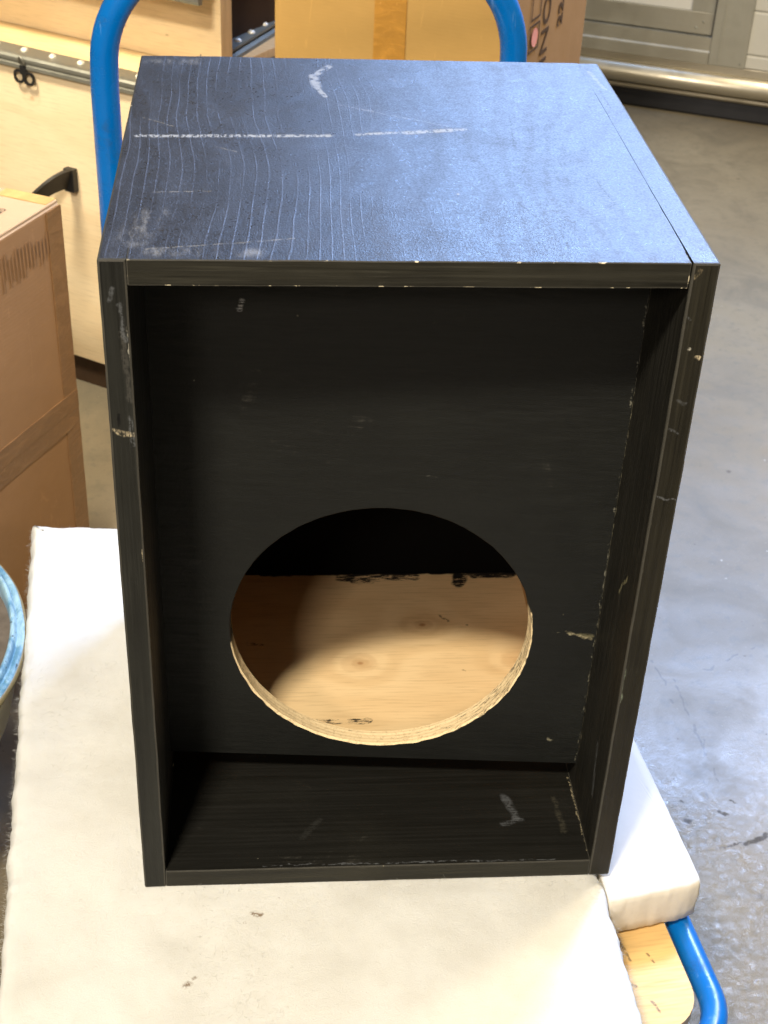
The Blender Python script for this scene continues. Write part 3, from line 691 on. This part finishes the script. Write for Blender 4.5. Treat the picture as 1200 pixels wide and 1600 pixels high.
def fibres():
    bm = bmesh.new(); o = wad_outline()
    def strand(p, d, L, r):
        a = Vector(p); s = d.cross(Vector((random.uniform(-1, 1), random.uniform(-1, 1), random.uniform(-1, 1)))).normalized()*r
        vs_ = [bm.verts.new(a-s), bm.verts.new(a+s)]
        cur = Vector(d); q = a.copy()
        for k in range(3):
            cur = (cur+Vector((random.gauss(0, .45), random.gauss(0, .45), random.gauss(0, .35)))).normalized(); q = q+cur*L/3
            rr = s*(1-(k+1)/3.4); nv = [bm.verts.new(q-rr), bm.verts.new(q+rr)]
            bm.faces.new((vs_[0], vs_[1], nv[1], nv[0])); vs_ = nv
    for p, nn, e in o:
        for k in range(34):
            z = random.uniform(0.004, 0.0545); q = p+nn*random.uniform(-0.004, 0.001)+Vector((random.uniform(-.002, .002), random.uniform(-.002, .002)))
            strand((q.x, q.y, z), (Vector((nn.x, nn.y, random.uniform(-.7, .7)))).normalized(), random.uniform(0.002, 0.0065), 0.00010)
    for k in range(18000):
        x = random.uniform(-0.15, 0.39); y = random.uniform(-0.22, 0.52)
        if 0.0 < x < 0.40 and 0.0 < y < 0.42: continue
        lx = -0.1615+(0.5365-y)*0.0855
        if x < lx+0.004: continue
        a = random.uniform(0, 6.28)
        strand((x, y, 0.0550), Vector((cos(a), sin(a), random.uniform(0.05, 0.6))).normalized(), random.uniform(0.004, 0.010), 0.00011)
    return bm
tag(link('fibre', fibres(), WAD, wd), kind='stuff')

# ------------------------------------------------------------ foam block
def foam():
    bm = bmesh.new(); r = Vector((0.4835, -0.006)); l = Vector((0.3975, -0.023)); br = Vector((0.4240, 0.52)); bl = Vector((0.352, 0.52))
    edge = []
    def run(a, b, n, key):
        for k in range(n):
            p = a.lerp(b, k/n); edge.append((p, key))
    run(l, r, 40, 'f'); run(r, br, 110, 'r'); run(br, bl, 20, 'b'); run(bl, l, 60, 'l')
    N = len(edge); c = Vector((0.42, 0.25)); rings = []
    for z, ins in ((0, 0.004), (0.0045, 0.0), (0.016, -0.001), (0.030, -0.001), (0.040, -0.0005), (0.0448, 0.0012), (0.047, 0.004)):
        ring = []
        for i, (p, key) in enumerate(edge):
            d = (c-p).normalized()
            if key in 'fr':
                rag = 0.0013*noise.noise(Vector((p.x*90, p.y*90, z*110)))+0.0007*noise.noise(Vector((p.x*260, p.y*260, z*200)))
                amt = 1.0 if key == 'f' or p.y < 0.03 else 0.35
            else: rag = 0; amt = 0
            cr = max(0.0, 1-(p-r).length/0.012); bite = cr*0.004+cr*0.003*noise.noise(Vector((z*90, 1, 1)))
            q = p+d*(ins*(0 if key == 'l' else 1)+rag*amt+bite)
            ring.append(bm.verts.new((q.x, q.y, z+(0.0006*noise.noise(Vector((p.x*60, p.y*60, 0))) if z > .04 else 0))))
        rings.append(ring)
    for j, (A, B) in enumerate(zip(rings, rings[1:])):
        for k in range(N):
            f = bm.faces.new((A[k], A[(k+1) % N], B[(k+1) % N], B[k])); f.material_index = 1 if j < 5 else 0
    top = rings[-1]
    for s in (0.7, 0.35):
        ring = [bm.verts.new((c.x+(v.co.x-c.x)*s, c.y+(v.co.y-c.y)*s, 0.0475)) for v in rings[-1]]
        for k in range(N): bm.faces.new((top[k], top[(k+1) % N], ring[(k+1) % N], ring[k]))
        top = ring
    bm.faces.new(top); bm.faces.new(rings[0]); return bm
tag(link('foam_block', foam(), [FOAM, FOAM_E], None, True, loc=(0, 0, -0.055)), 'smooth white foam block with torn front edge, right of the cabinet over blue tube', 'foam')

# ------------------------------------------------------------ platform trolley
YAW = radians(6.6)
tr = thing('platform_trolley', 'blue tube framed platform trolley with plywood deck carrying the black cabinet', 'trolley', (0, 0, -0.30), YAW)
def rrect(u0, v0, u1, v1, r, n=8):
    P = []
    for cx, cy, a in ((u1-r, v0+r, -pi/2), (u1-r, v1-r, 0), (u0+r, v1-r, pi/2), (u0+r, v0+r, pi)):
        for k in range(n+1): P.append((cx+r*cos(a+pi/2*k/n), cy+r*sin(a+pi/2*k/n)))
    return P
bm = slab(rrect(0.040, -0.168, 0.4515, 0.665, 0.040), 0.231, 0.2445)
for f in bm.faces:
    if len(f.verts) == 4: f.material_index = 1
bmesh.ops.bevel(bm, geom=[e for e in bm.edges if e.calc_face_angle(0) > 1.2 and abs(e.verts[0].co.z-e.verts[1].co.z) < 1e-6], offset=0.001, segments=1, affect='EDGES')
# deck uses local coords; z of marks is 0 so shift mesh origin up
for v in bm.verts: v.co.z -= 0.2445
link('deck', bm, [DECK, CRATE_E], tr, loc=(0, 0, 0.2445))
P = [Vector((x, y, 0.231)) for x, y in rrect(0.0185, -0.189, 0.4700, 0.684, 0.060, 12)]
bm = bmesh.new()
def closed_tube(P, r, seg=20):
    bm = bmesh.new(); n = len(P); rings = []
    for i, p in enumerate(P):
        t = (P[(i+1) % n]-P[i-1]).normalized(); b = Vector((0, 0, 1)); a = t.cross(b).normalized()
        rings.append([bm.verts.new(p+a*r*cos(2*pi*k/seg)+b*r*sin(2*pi*k/seg)) for k in range(seg)])
    for i in range(n):
        A, B = rings[i], rings[(i+1) % n]
        for k in range(seg): bm.faces.new((A[k], A[(k+1) % seg], B[(k+1) % seg], B[k]))
    return bm
link('frame_tube', closed_tube(P, 0.0114), BLUE, tr, True)
# push handle: one bent tube
uL, uR, vH, R = 0.0185, 0.4535, 0.662, 0.115
ztop = 0.606+0.30
pts = [(uL, vH, 0.215)]+[(uL-0.001, vH, z) for z in (0.4, 0.6, ztop-R-0.02)]
pts += arc((uL+R, vH, ztop-R), R, pi, pi/2, 16, (1, 0, 0), (0, 0, 1))
pts += arc((uR-R, vH, ztop-R), R, pi/2, 0, 16, (1, 0, 0), (0, 0, 1))
pts += [(uR+0.001, vH, z) for z in (ztop-R-0.02, 0.6, 0.4)]+[(uR, vH, 0.215)]
link('push_handle', tube_bm(pts, 0.0146, 24), BLUE, tr, True)
for u in (uL, uR):
    bm = lathe([(0.0, 0.0), (0.020, 0.0), (0.020, 0.05), (0.0152, 0.052)], 24); link('handle_socket', bm, BLUE, tr, True, loc=(u, vH, 0.205))
for u, v in ((0.06, -0.08), (0.40, -0.08), (0.06, 0.62), (0.40, 0.62)):
    o = link('caster', box(-0.03, -0.03, 0.175, 0.03, 0.03, 0.181, 0.001), ZINC, tr, loc=(u, v, 0))
    fb = box(-0.022, -0.012, 0.045, -0.018, 0.028, 0.175, 0.0005); grow(fb, box(0.018, -0.012, 0.045, 0.022, 0.028, 0.175, 0.0005)); grow(fb, box(-0.022, -0.012, 0.165, 0.022, 0.028, 0.1752, 0.0005))
    link('fork', fb, ZINC, o)
    wl = lathe([(0.0, -0.014), (0.048, -0.014), (0.052, -0.008), (0.052, 0.008), (0.048, 0.014), (0.0, 0.014)], 32)
    bmesh.ops.rotate(wl, verts=wl.verts, matrix=Matrix.Rotation(pi/2, 3, 'Y')); link('wheel', wl, GREYW, o, loc=(0, 0.014, 0.052))
for v in (0.10, 0.30, 0.50):
    link('cross_bar', box(0.004, v, 0.208, 0.465, v+0.03, 0.2305, 0.001), BLUE, tr)

# ------------------------------------------------------------ left carton
cb = thing('cardboard_box', 'tall tan cardboard box with brown tape, left of the cabinet', 'cardboard box', (-0.144, 0.850, -0.30), radians(-26.4))
HB = 0.567; BL = 0.30; BW = 0.40
def carton(x0, y0, x1, y1, z0, z1, bev=0.004, bulge=0.0012):
    bm = box(x0, y0, z0, x1, y1, z1, bev, 0, [(0, 8), (1, 8), (2, 12)], 0.0, {'+z': 1}, 3)
    for v in bm.verts:
        u = (v.co.x-x0)/(x1-x0); w_ = (v.co.y-y0)/(y1-y0); t = (v.co.z-z0)/(z1-z0)
        b = lambda a: max(0.0, 4*a*(1-a))
        n = noise.noise(v.co*7)*0.5+1
        if u < .001 or u > .999: v.co.x += (1 if u > .5 else -1)*bulge*b(w_)*b(t)*n
        if w_ < .001 or w_ > .999: v.co.y += (1 if w_ > .5 else -1)*bulge*b(u)*b(t)*n
        v.co += noise.noise_vector(v.co*14)*0.0008
    return bm
link('carton_body', carton(-BW, -BL, 0, 0, 0, HB-0.0035), [CB_L, CB_LT], cb)
link('flap', box(-BW+0.002, -BL+0.006, HB-0.0035, -0.0015, -0.152, HB, 0.0012, 0, [(0, 12)], 0.0004, {}), [CB_LT], cb)
link('flap', box(-BW+0.002, -0.149, HB-0.0035, -0.0015, -0.0015, HB+0.0003, 0.0012, 0, [(0, 12)], 0.0004, {}), [CB_LT], cb)
def wrap_tape(name, parts, mat, par):
    bm = bmesh.new()
    for p in parts: grow(bm, box(*p, 0.0, 0, [(2, 24), (1, 10)], 0.0004))
    return link(name, bm, mat, par)
wrap_tape('tape', [(0.0002, -0.030, 0.0, 0.0017, 0.0006, HB-0.006)], TAPE_D, cb)                 # down the far corner
wrap_tape('tape', [(0.0006, -BL, 0.253, 0.0022, 0.0, 0.2785)], TAPE_D, cb)
wrap_tape('tape', [(0.0006, -BL, 0.2789, 0.0025, 0.0, 0.305)], TAPE_D, cb)                       # round the middle
wrap_tape('tape', [(-0.075, -0.022, HB+0.0004, -0.004, 0.0005, HB+0.0010)], TAPE_Y, cb)          # on the top edge
wrap_tape('tape', [(-0.030, -0.158, HB+0.0006, 0.0034, -0.140, HB+0.0014), (0.0012, -0.158, HB-0.030, 0.0034, -0.140, HB+0.0012)], TAPE_Y, cb)
# printed emblem on the top: ring arc round a G, small ring and a line of print
def flat_arc(cx, cy, r0, r1, a0, a1, z, n=28):
    bm = bmesh.new(); A = []; B = []
    for i in range(n+1):
        a = a0+(a1-a0)*i/n; t = sin(pi*i/n) if abs(a1-a0) < 6 else 1
        rm = (r0+r1)/2; h = (r1-r0)/2*(0.35+0.65*t)
        A.append(bm.verts.new((cx+(rm-h)*cos(a), cy+(rm-h)*sin(a), z))); B.append(bm.verts.new((cx+(rm+h)*cos(a), cy+(rm+h)*sin(a), z)))
    for i in range(n): bm.faces.new((A[i], A[i+1], B[i+1], B[i]))
    return bm
zt = HB+0.0012
link('printed_arc', flat_arc(-0.073, -0.066, 0.013, 0.020, radians(-35), radians(175), zt), INKM, cb)
link('printed_ring', flat_arc(-0.040, -0.060, 0.0030, 0.0042, 0, 2*pi, zt), INK, cb)
text_mesh('printed_letter', 'G', 0.024, INKM, cb, Matrix.Translation((-0.082, -0.074, zt-0.0002)), 0.0002, 0.0012)
bm = bmesh.new()
for k in range(6): grow(bm, box(-0.056+k*0.0034, -0.083+k*0.0028, zt-0.0003, -0.0535+k*0.0034, -0.0795+k*0.0028, zt, 0))
link('printed_line', bm, INK, cb)
link('printed_dot', flat_arc(-0.100, -0.105, 0.0, 0.010, 0, 2*pi, zt), INKM, cb)
bm = bmesh.new()
for k in range(14):
    y = -0.128+k*0.0072; grow(bm, box(0.0015, y, HB-0.050-random.uniform(0, .02), 0.0020, y+0.0016, HB-0.022-random.uniform(0, .012), 0))
link('printed_bars', bm, plain('faded_brown_ink', (0.27, 0.145, 0.062), 0.7, 0.2), cb)

# ------------------------------------------------------------ back carton
bb = thing('cardboard_box', 'large golden cardboard box with tape stripe and side print, behind the blue handle', 'cardboard box', (0.44, 1.10, -0.30), radians(-28))
HB2 = 0.95
bm = carton(-0.361, 0, 0, 0.341, 0, HB2)
bm.normal_update()
for f in bm.faces:
    if f.normal.x > 0.7: f.material_index = 1
link('carton_body', bm, [CB_B, CB_BS], bb)
link('tape', box(-0.204, -0.0024, 0.0, -0.156, -0.0004, HB2, 0.0002, 0, [(2, 30)], 0.0003), TAPE_G, bb)
X = 0.0020
def ring_print(y0, z0, y1, z1, t):
    bm = bmesh.new()
    for a in ((y0, z0, y1, z0+t), (y0, z1-t, y1, z1), (y0, z0+t, y0+t, z1-t), (y1-t, z0+t, y1, z1-t)):
        grow(bm, box(X, a[0], a[1], X+0.0004, a[2], a[3], 0))
    return bm
link('printed_square', ring_print(0.062, 0.662, 0.104, 0.700, 0.0026), INK, bb)
link('printed_square', ring_print(0.064, 0.706, 0.104, 0.745, 0.0026), INK, bb)
bm = lathe([(0.0, 0.0), (0.0130, 0.0), (0.0130, 0.0003)], 32); bmesh.ops.rotate(bm, verts=bm.verts, matrix=Matrix.Rotation(pi/2, 3, 'Y'))
link('sticker', bm, PINK, bb, loc=(X+0.0006, 0.084, 0.681))
# lettering reads upwards: text x -> +z, text y -> -y (towards the front edge), normal +x
TM = Matrix(((0, 0, 1, 0), (0, -1, 0, 0), (1, 0, 0, 0), (0, 0, 0, 1)))
text_mesh('lettering', 'INO', 0.044, INK, bb, Matrix.Translation((X, 0.148, 0.6285)) @ TM, 0.0002, 0.0002, 1.25)
text_mesh('lettering', '22', 0.030, INK, bb, Matrix.Translation((X, 0.210, 0.668)) @ TM, 0.0002, 0.0006, 1.25)

# ------------------------------------------------------------ plywood flight case with aluminium edge
fc = thing('flight_case', 'large pale plywood flight case with riveted metal edge and black strap, behind the left box', 'flight case', (-0.172, 1.375, -0.30), radians(-33))
link('front_panel', box(-0.95, 0.0, 0.056, 0.20, 0.012, 0.545, 0.0008), CRATE_F, fc)
link('lid_panel', box(-0.95, 0.0122, 0.545, 0.20, 0.125, 0.560, 0.0008), plywood('pale_birch_ledge', (0.80, 0.60, 0.32), (0.66, 0.45, 0.2), freq=8), fc)
link('side_panel', box(0.186, 0.0125, 0.056, 0.20, 0.60, 0.545, 0.0008), CRATE_E, fc)
link('skid', box(-0.93, 0.012, 0.0, 0.18, 0.06, 0.0555, 0.002), SKID, fc)
link('skid', box(-0.93, 0.50, 0.0, 0.18, 0.55, 0.0555, 0.002), SKID, fc)
# rail: flange on top, ribbed profile down the front
prof = [(0.036, 0.5605), (0.036, 0.5630), (0.004, 0.5630), (-0.003, 0.5620), (-0.006, 0.5590), (-0.0062, 0.5545), (-0.0035, 0.5530), (-0.0035, 0.5505), (-0.0068, 0.5490), (-0.0070, 0.5440), (-0.004, 0.5415), (-0.0002, 0.5415), (-0.0002, 0.5605)]
link('edge_rail', prism(prof, -0.95, 0.20), ZINC, fc)
rb = lathe([(0.0, 0.0042), (0.003, 0.0038), (0.0055, 0.0022), (0.0062, 0.0)], 16)
RIV = metal('dull_nickel_rivet', (0.80, 0.77, 0.66), 0.45, met=0.35)
rivet = link('rivet', rb, RIV, fc, True, loc=(-0.124, 0.020, 0.5630))
def rv(x, y, z, par=fc):
    c = rivet.copy(); C.objects.link(c); c.parent = par; c.location = (x, y, z)
for x in (-0.292, -0.236, -0.180, -0.068, -0.0135, 0.041, 0.097, 0.152): rv(x, 0.020, 0.5630)
# butterfly latch keeper under the rail
def ring_plate(cx, cz, r0, r1, y0, y1, n=28, sq=0.35):
    bm = bmesh.new(); L = [[], [], [], []]
    for i in range(n):
        a = 2*pi*i/n; k = 1+sq*0.22*(abs(sin(2*a)))
        for j, (r, y) in enumerate(((r0, y0), (r1*k, y0), (r1*k, y1), (r0, y1))):
            L[j].append(bm.verts.new((cx+r*cos(a), y, cz+r*sin(a))))
    for j in range(4):
        A, B = L[j], L[(j+1) % 4]
        for i in range(n): bm.faces.new((A[i], A[(i+1) % n], B[(i+1) % n], B[i]))
    return bm
bm = ring_plate(-0.1155, 0.531, 0.0072, 0.0100, -0.008, -0.005, sq=0.6); grow(bm, ring_plate(-0.0960, 0.530, 0.0072, 0.0100, -0.0081, -0.0051, sq=0.6)); grow(bm, box(-0.1125, -0.0083, 0.535, -0.0995, -0.0052, 0.549, 0.001))
lt = link('latch', bm, BLKM, fc)
link('hook', tube_bm([(-0.110, -0.008, 0.552), (-0.110, -0.011, 0.561), (-0.106, -0.0115, 0.564), (-0.102, -0.011, 0.561), (-0.102, -0.0085, 0.551)], 0.0019, 10), ZINC, lt, True)
# strap handle bowing off the front
def ribbon(pts, wdt, th, wdir):
    bm = bmesh.new(); rings = []; P = [Vector(p) for p in pts]; Wd = Vector(wdir).normalized()
    for i, p in enumerate(P):
        t = (P[min(i+1, len(P)-1)]-P[max(i-1, 0)]).normalized(); n = t.cross(Wd).normalized()
        rings.append([bm.verts.new(p+Wd*a*wdt/2+n*b*th/2) for a, b in ((-1, -1), (1, -1), (1, 1), (-1, 1))])
    for A, B in zip(rings, rings[1:]):
        for k in range(4): bm.faces.new((A[k], A[(k+1) % 4], B[(k+1) % 4], B[k]))
    bm.faces.new(rings[0]); bm.faces.new(rings[-1]); return bm
def bez(P, n):
    P = [Vector(p) for p in P]; out = []
    for i in range(n+1):
        t = i/n; Q = P[:]
        while len(Q) > 1: Q = [a.lerp(b, t) for a, b in zip(Q, Q[1:])]
        out.append(Q[0])
    return out
hp = bez([(-0.030, -0.004, 0.383), (-0.034, -0.045, 0.392), (-0.055, -0.085, 0.375), (-0.090, -0.120, 0.300), (-0.170, -0.090, 0.220), (-0.235, -0.030, 0.250), (-0.240, -0.004, 0.245)], 26)
hs = link('handle_strap', ribbon(hp, 0.034, 0.006, (0.35, 0.0, 1)), LEATH, fc)
link('handle_mount', box(-0.040, -0.012, 0.362, -0.020, -0.0002, 0.400, 0.0015), BLKM, hs)
link('handle_mount', box(-0.250, -0.012, 0.226, -0.230, -0.0002, 0.262, 0.0015), BLKM, hs)
# upper tray
link('tray_front', box(-0.95, 0.125, 0.5605, 0.1740, 0.155, 0.74, 0.001, 0, None, 0, {'+x': 1}), [CRATE_U, CRATE_E], fc)
link('tray_side', box(0.115, 0.156, 0.5605, 0.129, 0.62, 0.74, 0.001), CRATE_SHADE, fc)
link('tray_back', box(-0.95, 0.62, 0.5605, 0.30, 0.634, 0.74, 0.001), CRATE_SHADE, fc)
link('tray_base', box(-0.95, 0.126, 0.545, 0.1745, 0.62, 0.560, 0.001), CRATE_E, fc)
link('tray_lid', box(-0.95, 0.070, 0.7400, 0.1740, 0.62, 0.752, 0.001), CRATE_E, fc)
prof2 = [(0.048, 0.676), (0.056, 0.676), (0.056, 0.708), (0.120, 0.708), (0.120, 0.7115), (0.052, 0.7115), (0.047, 0.706), (0.047, 0.700), (0.050, 0.698), (0.050, 0.692), (0.046, 0.690), (0.046, 0.680)]
link('edge_rail', prism(prof2, -0.95, 0.1900), ZINC, fc)
# side rail running back along the right rim
P0 = Vector((0.0335, 1.4610)); P1 = Vector((0.149, 1.713))
a_ = math.atan2(P1.y-P0.y, P1.x-P0.x)
sr = bmesh.new(); prof3 = [(0.0, 0.0), (0.034, 0.0), (0.034, -0.004), (0.028, -0.007), (0.038, -0.012), (0.038, -0.020), (0.030, -0.024), (0.0, -0.024)]
# in case-local coordinates
Rm = Matrix.Rotation(radians(33), 2)
q0 = Rm @ (P0-Vector((-0.172, 1.375))); q1 = Rm @ (P1-Vector((-0.172, 1.375))); dd = (q1-q0).normalized(); nn_ = Vector((dd.y, -dd.x))
SRM = metal('dull_grey_side_rail', (0.16, 0.17, 0.15), 0.5, met=0.4)
rings = []
for s in (-0.06, (q1-q0).length+0.15):
    b0 = q0+dd*s; rings.append([sr.verts.new((b0.x+nn_.x*a, b0.y+nn_.y*a, 0.578+z)) for a, z in prof3])
for k in range(8): sr.faces.new((rings[0][k], rings[0][(k+1) % 8], rings[1][(k+1) % 8], rings[1][k]))
sr.faces.new(rings[0]); sr.faces.new(rings[1])
link('edge_rail', sr, SRM, fc)
for s in (-0.023, 0.029, 0.080, 0.131, 0.183):
    c = q0+dd*s+nn_*0.022; rv(c.x, c.y, 0.578)

# ------------------------------------------------------------ roller door
dr = thing('garage_door', 'white ribbed door with aluminium framed hatch and black rubber foot seal, behind right', 'door', (1.07, 2.932, -0.30), radians(-23.13))
link('rubber_seal', prism([(0.0, 0.0), (-0.004, 0.006), (0.0, 0.050), (0.05, 0.050), (0.05, 0.0)], -1.6, 1.6), RUB, dr)
link('threshold_strip', prism([(-0.012, 0.0505), (-0.016, 0.056), (-0.016, 0.062), (0.01, 0.064), (0.05, 0.064), (0.05, 0.0505)], -1.6, 1.6), ALU_D, dr)
pr = [(0.01, 0.0645)]+[(-0.014-0.012*sin(pi*k/10)*1.0, 0.0645+0.046*k/10) for k in range(11)]+[(-0.012, 0.112), (0.01, 0.114), (0.04, 0.114), (0.04, 0.0645)]
link('rounded_sill', prism(pr, -1.6, 1.6), ALU_R, dr, True)
link('lower_band', box(-1.6, 0.0, 0.1145, 1.6, 0.04, 0.136, 0.001), ALU_D, dr)
# frame of the hatch
link('frame_rail', prism([(-0.006, 0.1365), (-0.006, 0.166), (-0.003, 0.170), (-0.003, 0.203), (0.02, 0.205), (0.02, 0.1365)], -1.6, 0.200), ALU, dr)
link('frame_stile', box(0.2005, -0.006, 0.1365, 0.295, 0.02, 1.9, 0.002), ALU_V, dr)
link('stile_groove', box(0.222, -0.0078, 0.1365, 0.226, -0.006, 1.9, 0.0004), ALU_V, dr)
link('hatch_frame', box(-1.6, 0.006, 0.2075, 0.1965, 0.02, 0.262, 0.001), ALU, dr)
link('hatch_frame', box(0.1380, 0.006, 0.2625, 0.1965, 0.02, 1.9, 0.001), ALU_V, dr)
link('hatch_panel', box(-1.6, 0.010, 0.2625, 0.1375, 0.02, 1.9, 0.001), WHITE2, dr)
link('hatch_gap', box(-1.6, 0.012, 0.1370, 0.2002, 0.0205, 0.2072, 0.0), RUB, dr)
rv2 = lathe([(0.0, 0.0018), (0.002, 0.0015), (0.0030, 0.0)], 12); bmesh.ops.rotate(rv2, verts=rv2.verts, matrix=Matrix.Rotation(pi/2, 3, 'X'))
scw = link('screw', rv2, ZINC, dr, True, loc=(0.172, 0.006, 0.238))
for x, y, z in ((0.282, -0.006, 0.148), (0.155, 0.006, 0.222), (0.315, 0.002, 0.148), (0.172, 0.006, 0.62)):
    c = scw.copy(); C.objects.link(c); c.parent = dr; c.location = (x, y, z)
z = 0.1365
for k in range(14):
    z1 = (0.173 if k == 0 else z+0.110)
    link('cladding_board', prism([(0.004, z), (0.0, z+0.003), (0.0, z1-0.006), (0.004, z1-0.001), (0.03, z1-0.001), (0.03, z)], 0.2955, 1.6), WHITE, dr)
    z = z1

# ------------------------------------------------------------ paint bucket
bk = thing('paint_bucket', 'wide white bucket with rim caked in dried light blue paint, at the left edge', 'bucket', (-0.400, 0.326, -0.30))
link('bucket_body', lathe([(0.0, 0.0), (0.150, 0.0), (0.150, 0.04), (0.170, 0.09), (0.195, 0.135), (0.218, 0.172), (0.234, 0.21), (0.242, 0.245), (0.247, 0.283), (0.242, 0.284), (0.236, 0.245), (0.16, 0.09), (0.0, 0.06)], 120), TUBW, bk, True)
link('rim', lathe([(0.246, 0.280), (0.2560, 0.286), (0.2580, 0.291), (0.2570, 0.2955), (0.255, 0.296), (0.246, 0.290)], 160, 0.004), [GOLD], bk, True)
link('groove', lathe([(0.2500, 0.2955), (0.2490, 0.2915), (0.2440, 0.2900), (0.2430, 0.2960)], 160, 0.003), [DBLUE2], bk, True)
link('paint_crust', lathe([(0.2560, 0.2955), (0.2535, 0.2995), (0.2495, 0.2965), (0.2478, 0.2955), (0.2475, 0.2990), (0.2462, 0.3035), (0.2440, 0.3050), (0.2415, 0.3035), (0.2405, 0.296), (0.2400, 0.282)], 200, 0.008), [DBLUE], bk, True)
link('dried_paint', lathe([(0.2410, 0.284), (0.232, 0.279), (0.219, 0.279), (0.214, 0.283)], 120, 0.012), [DRY], bk, True)
link('lid_centre', lathe([(0.2160, 0.280), (0.2140, 0.292), (0.208, 0.296), (0.10, 0.294), (0.0, 0.293)], 120, 0.006), [INBLUE], bk, True)
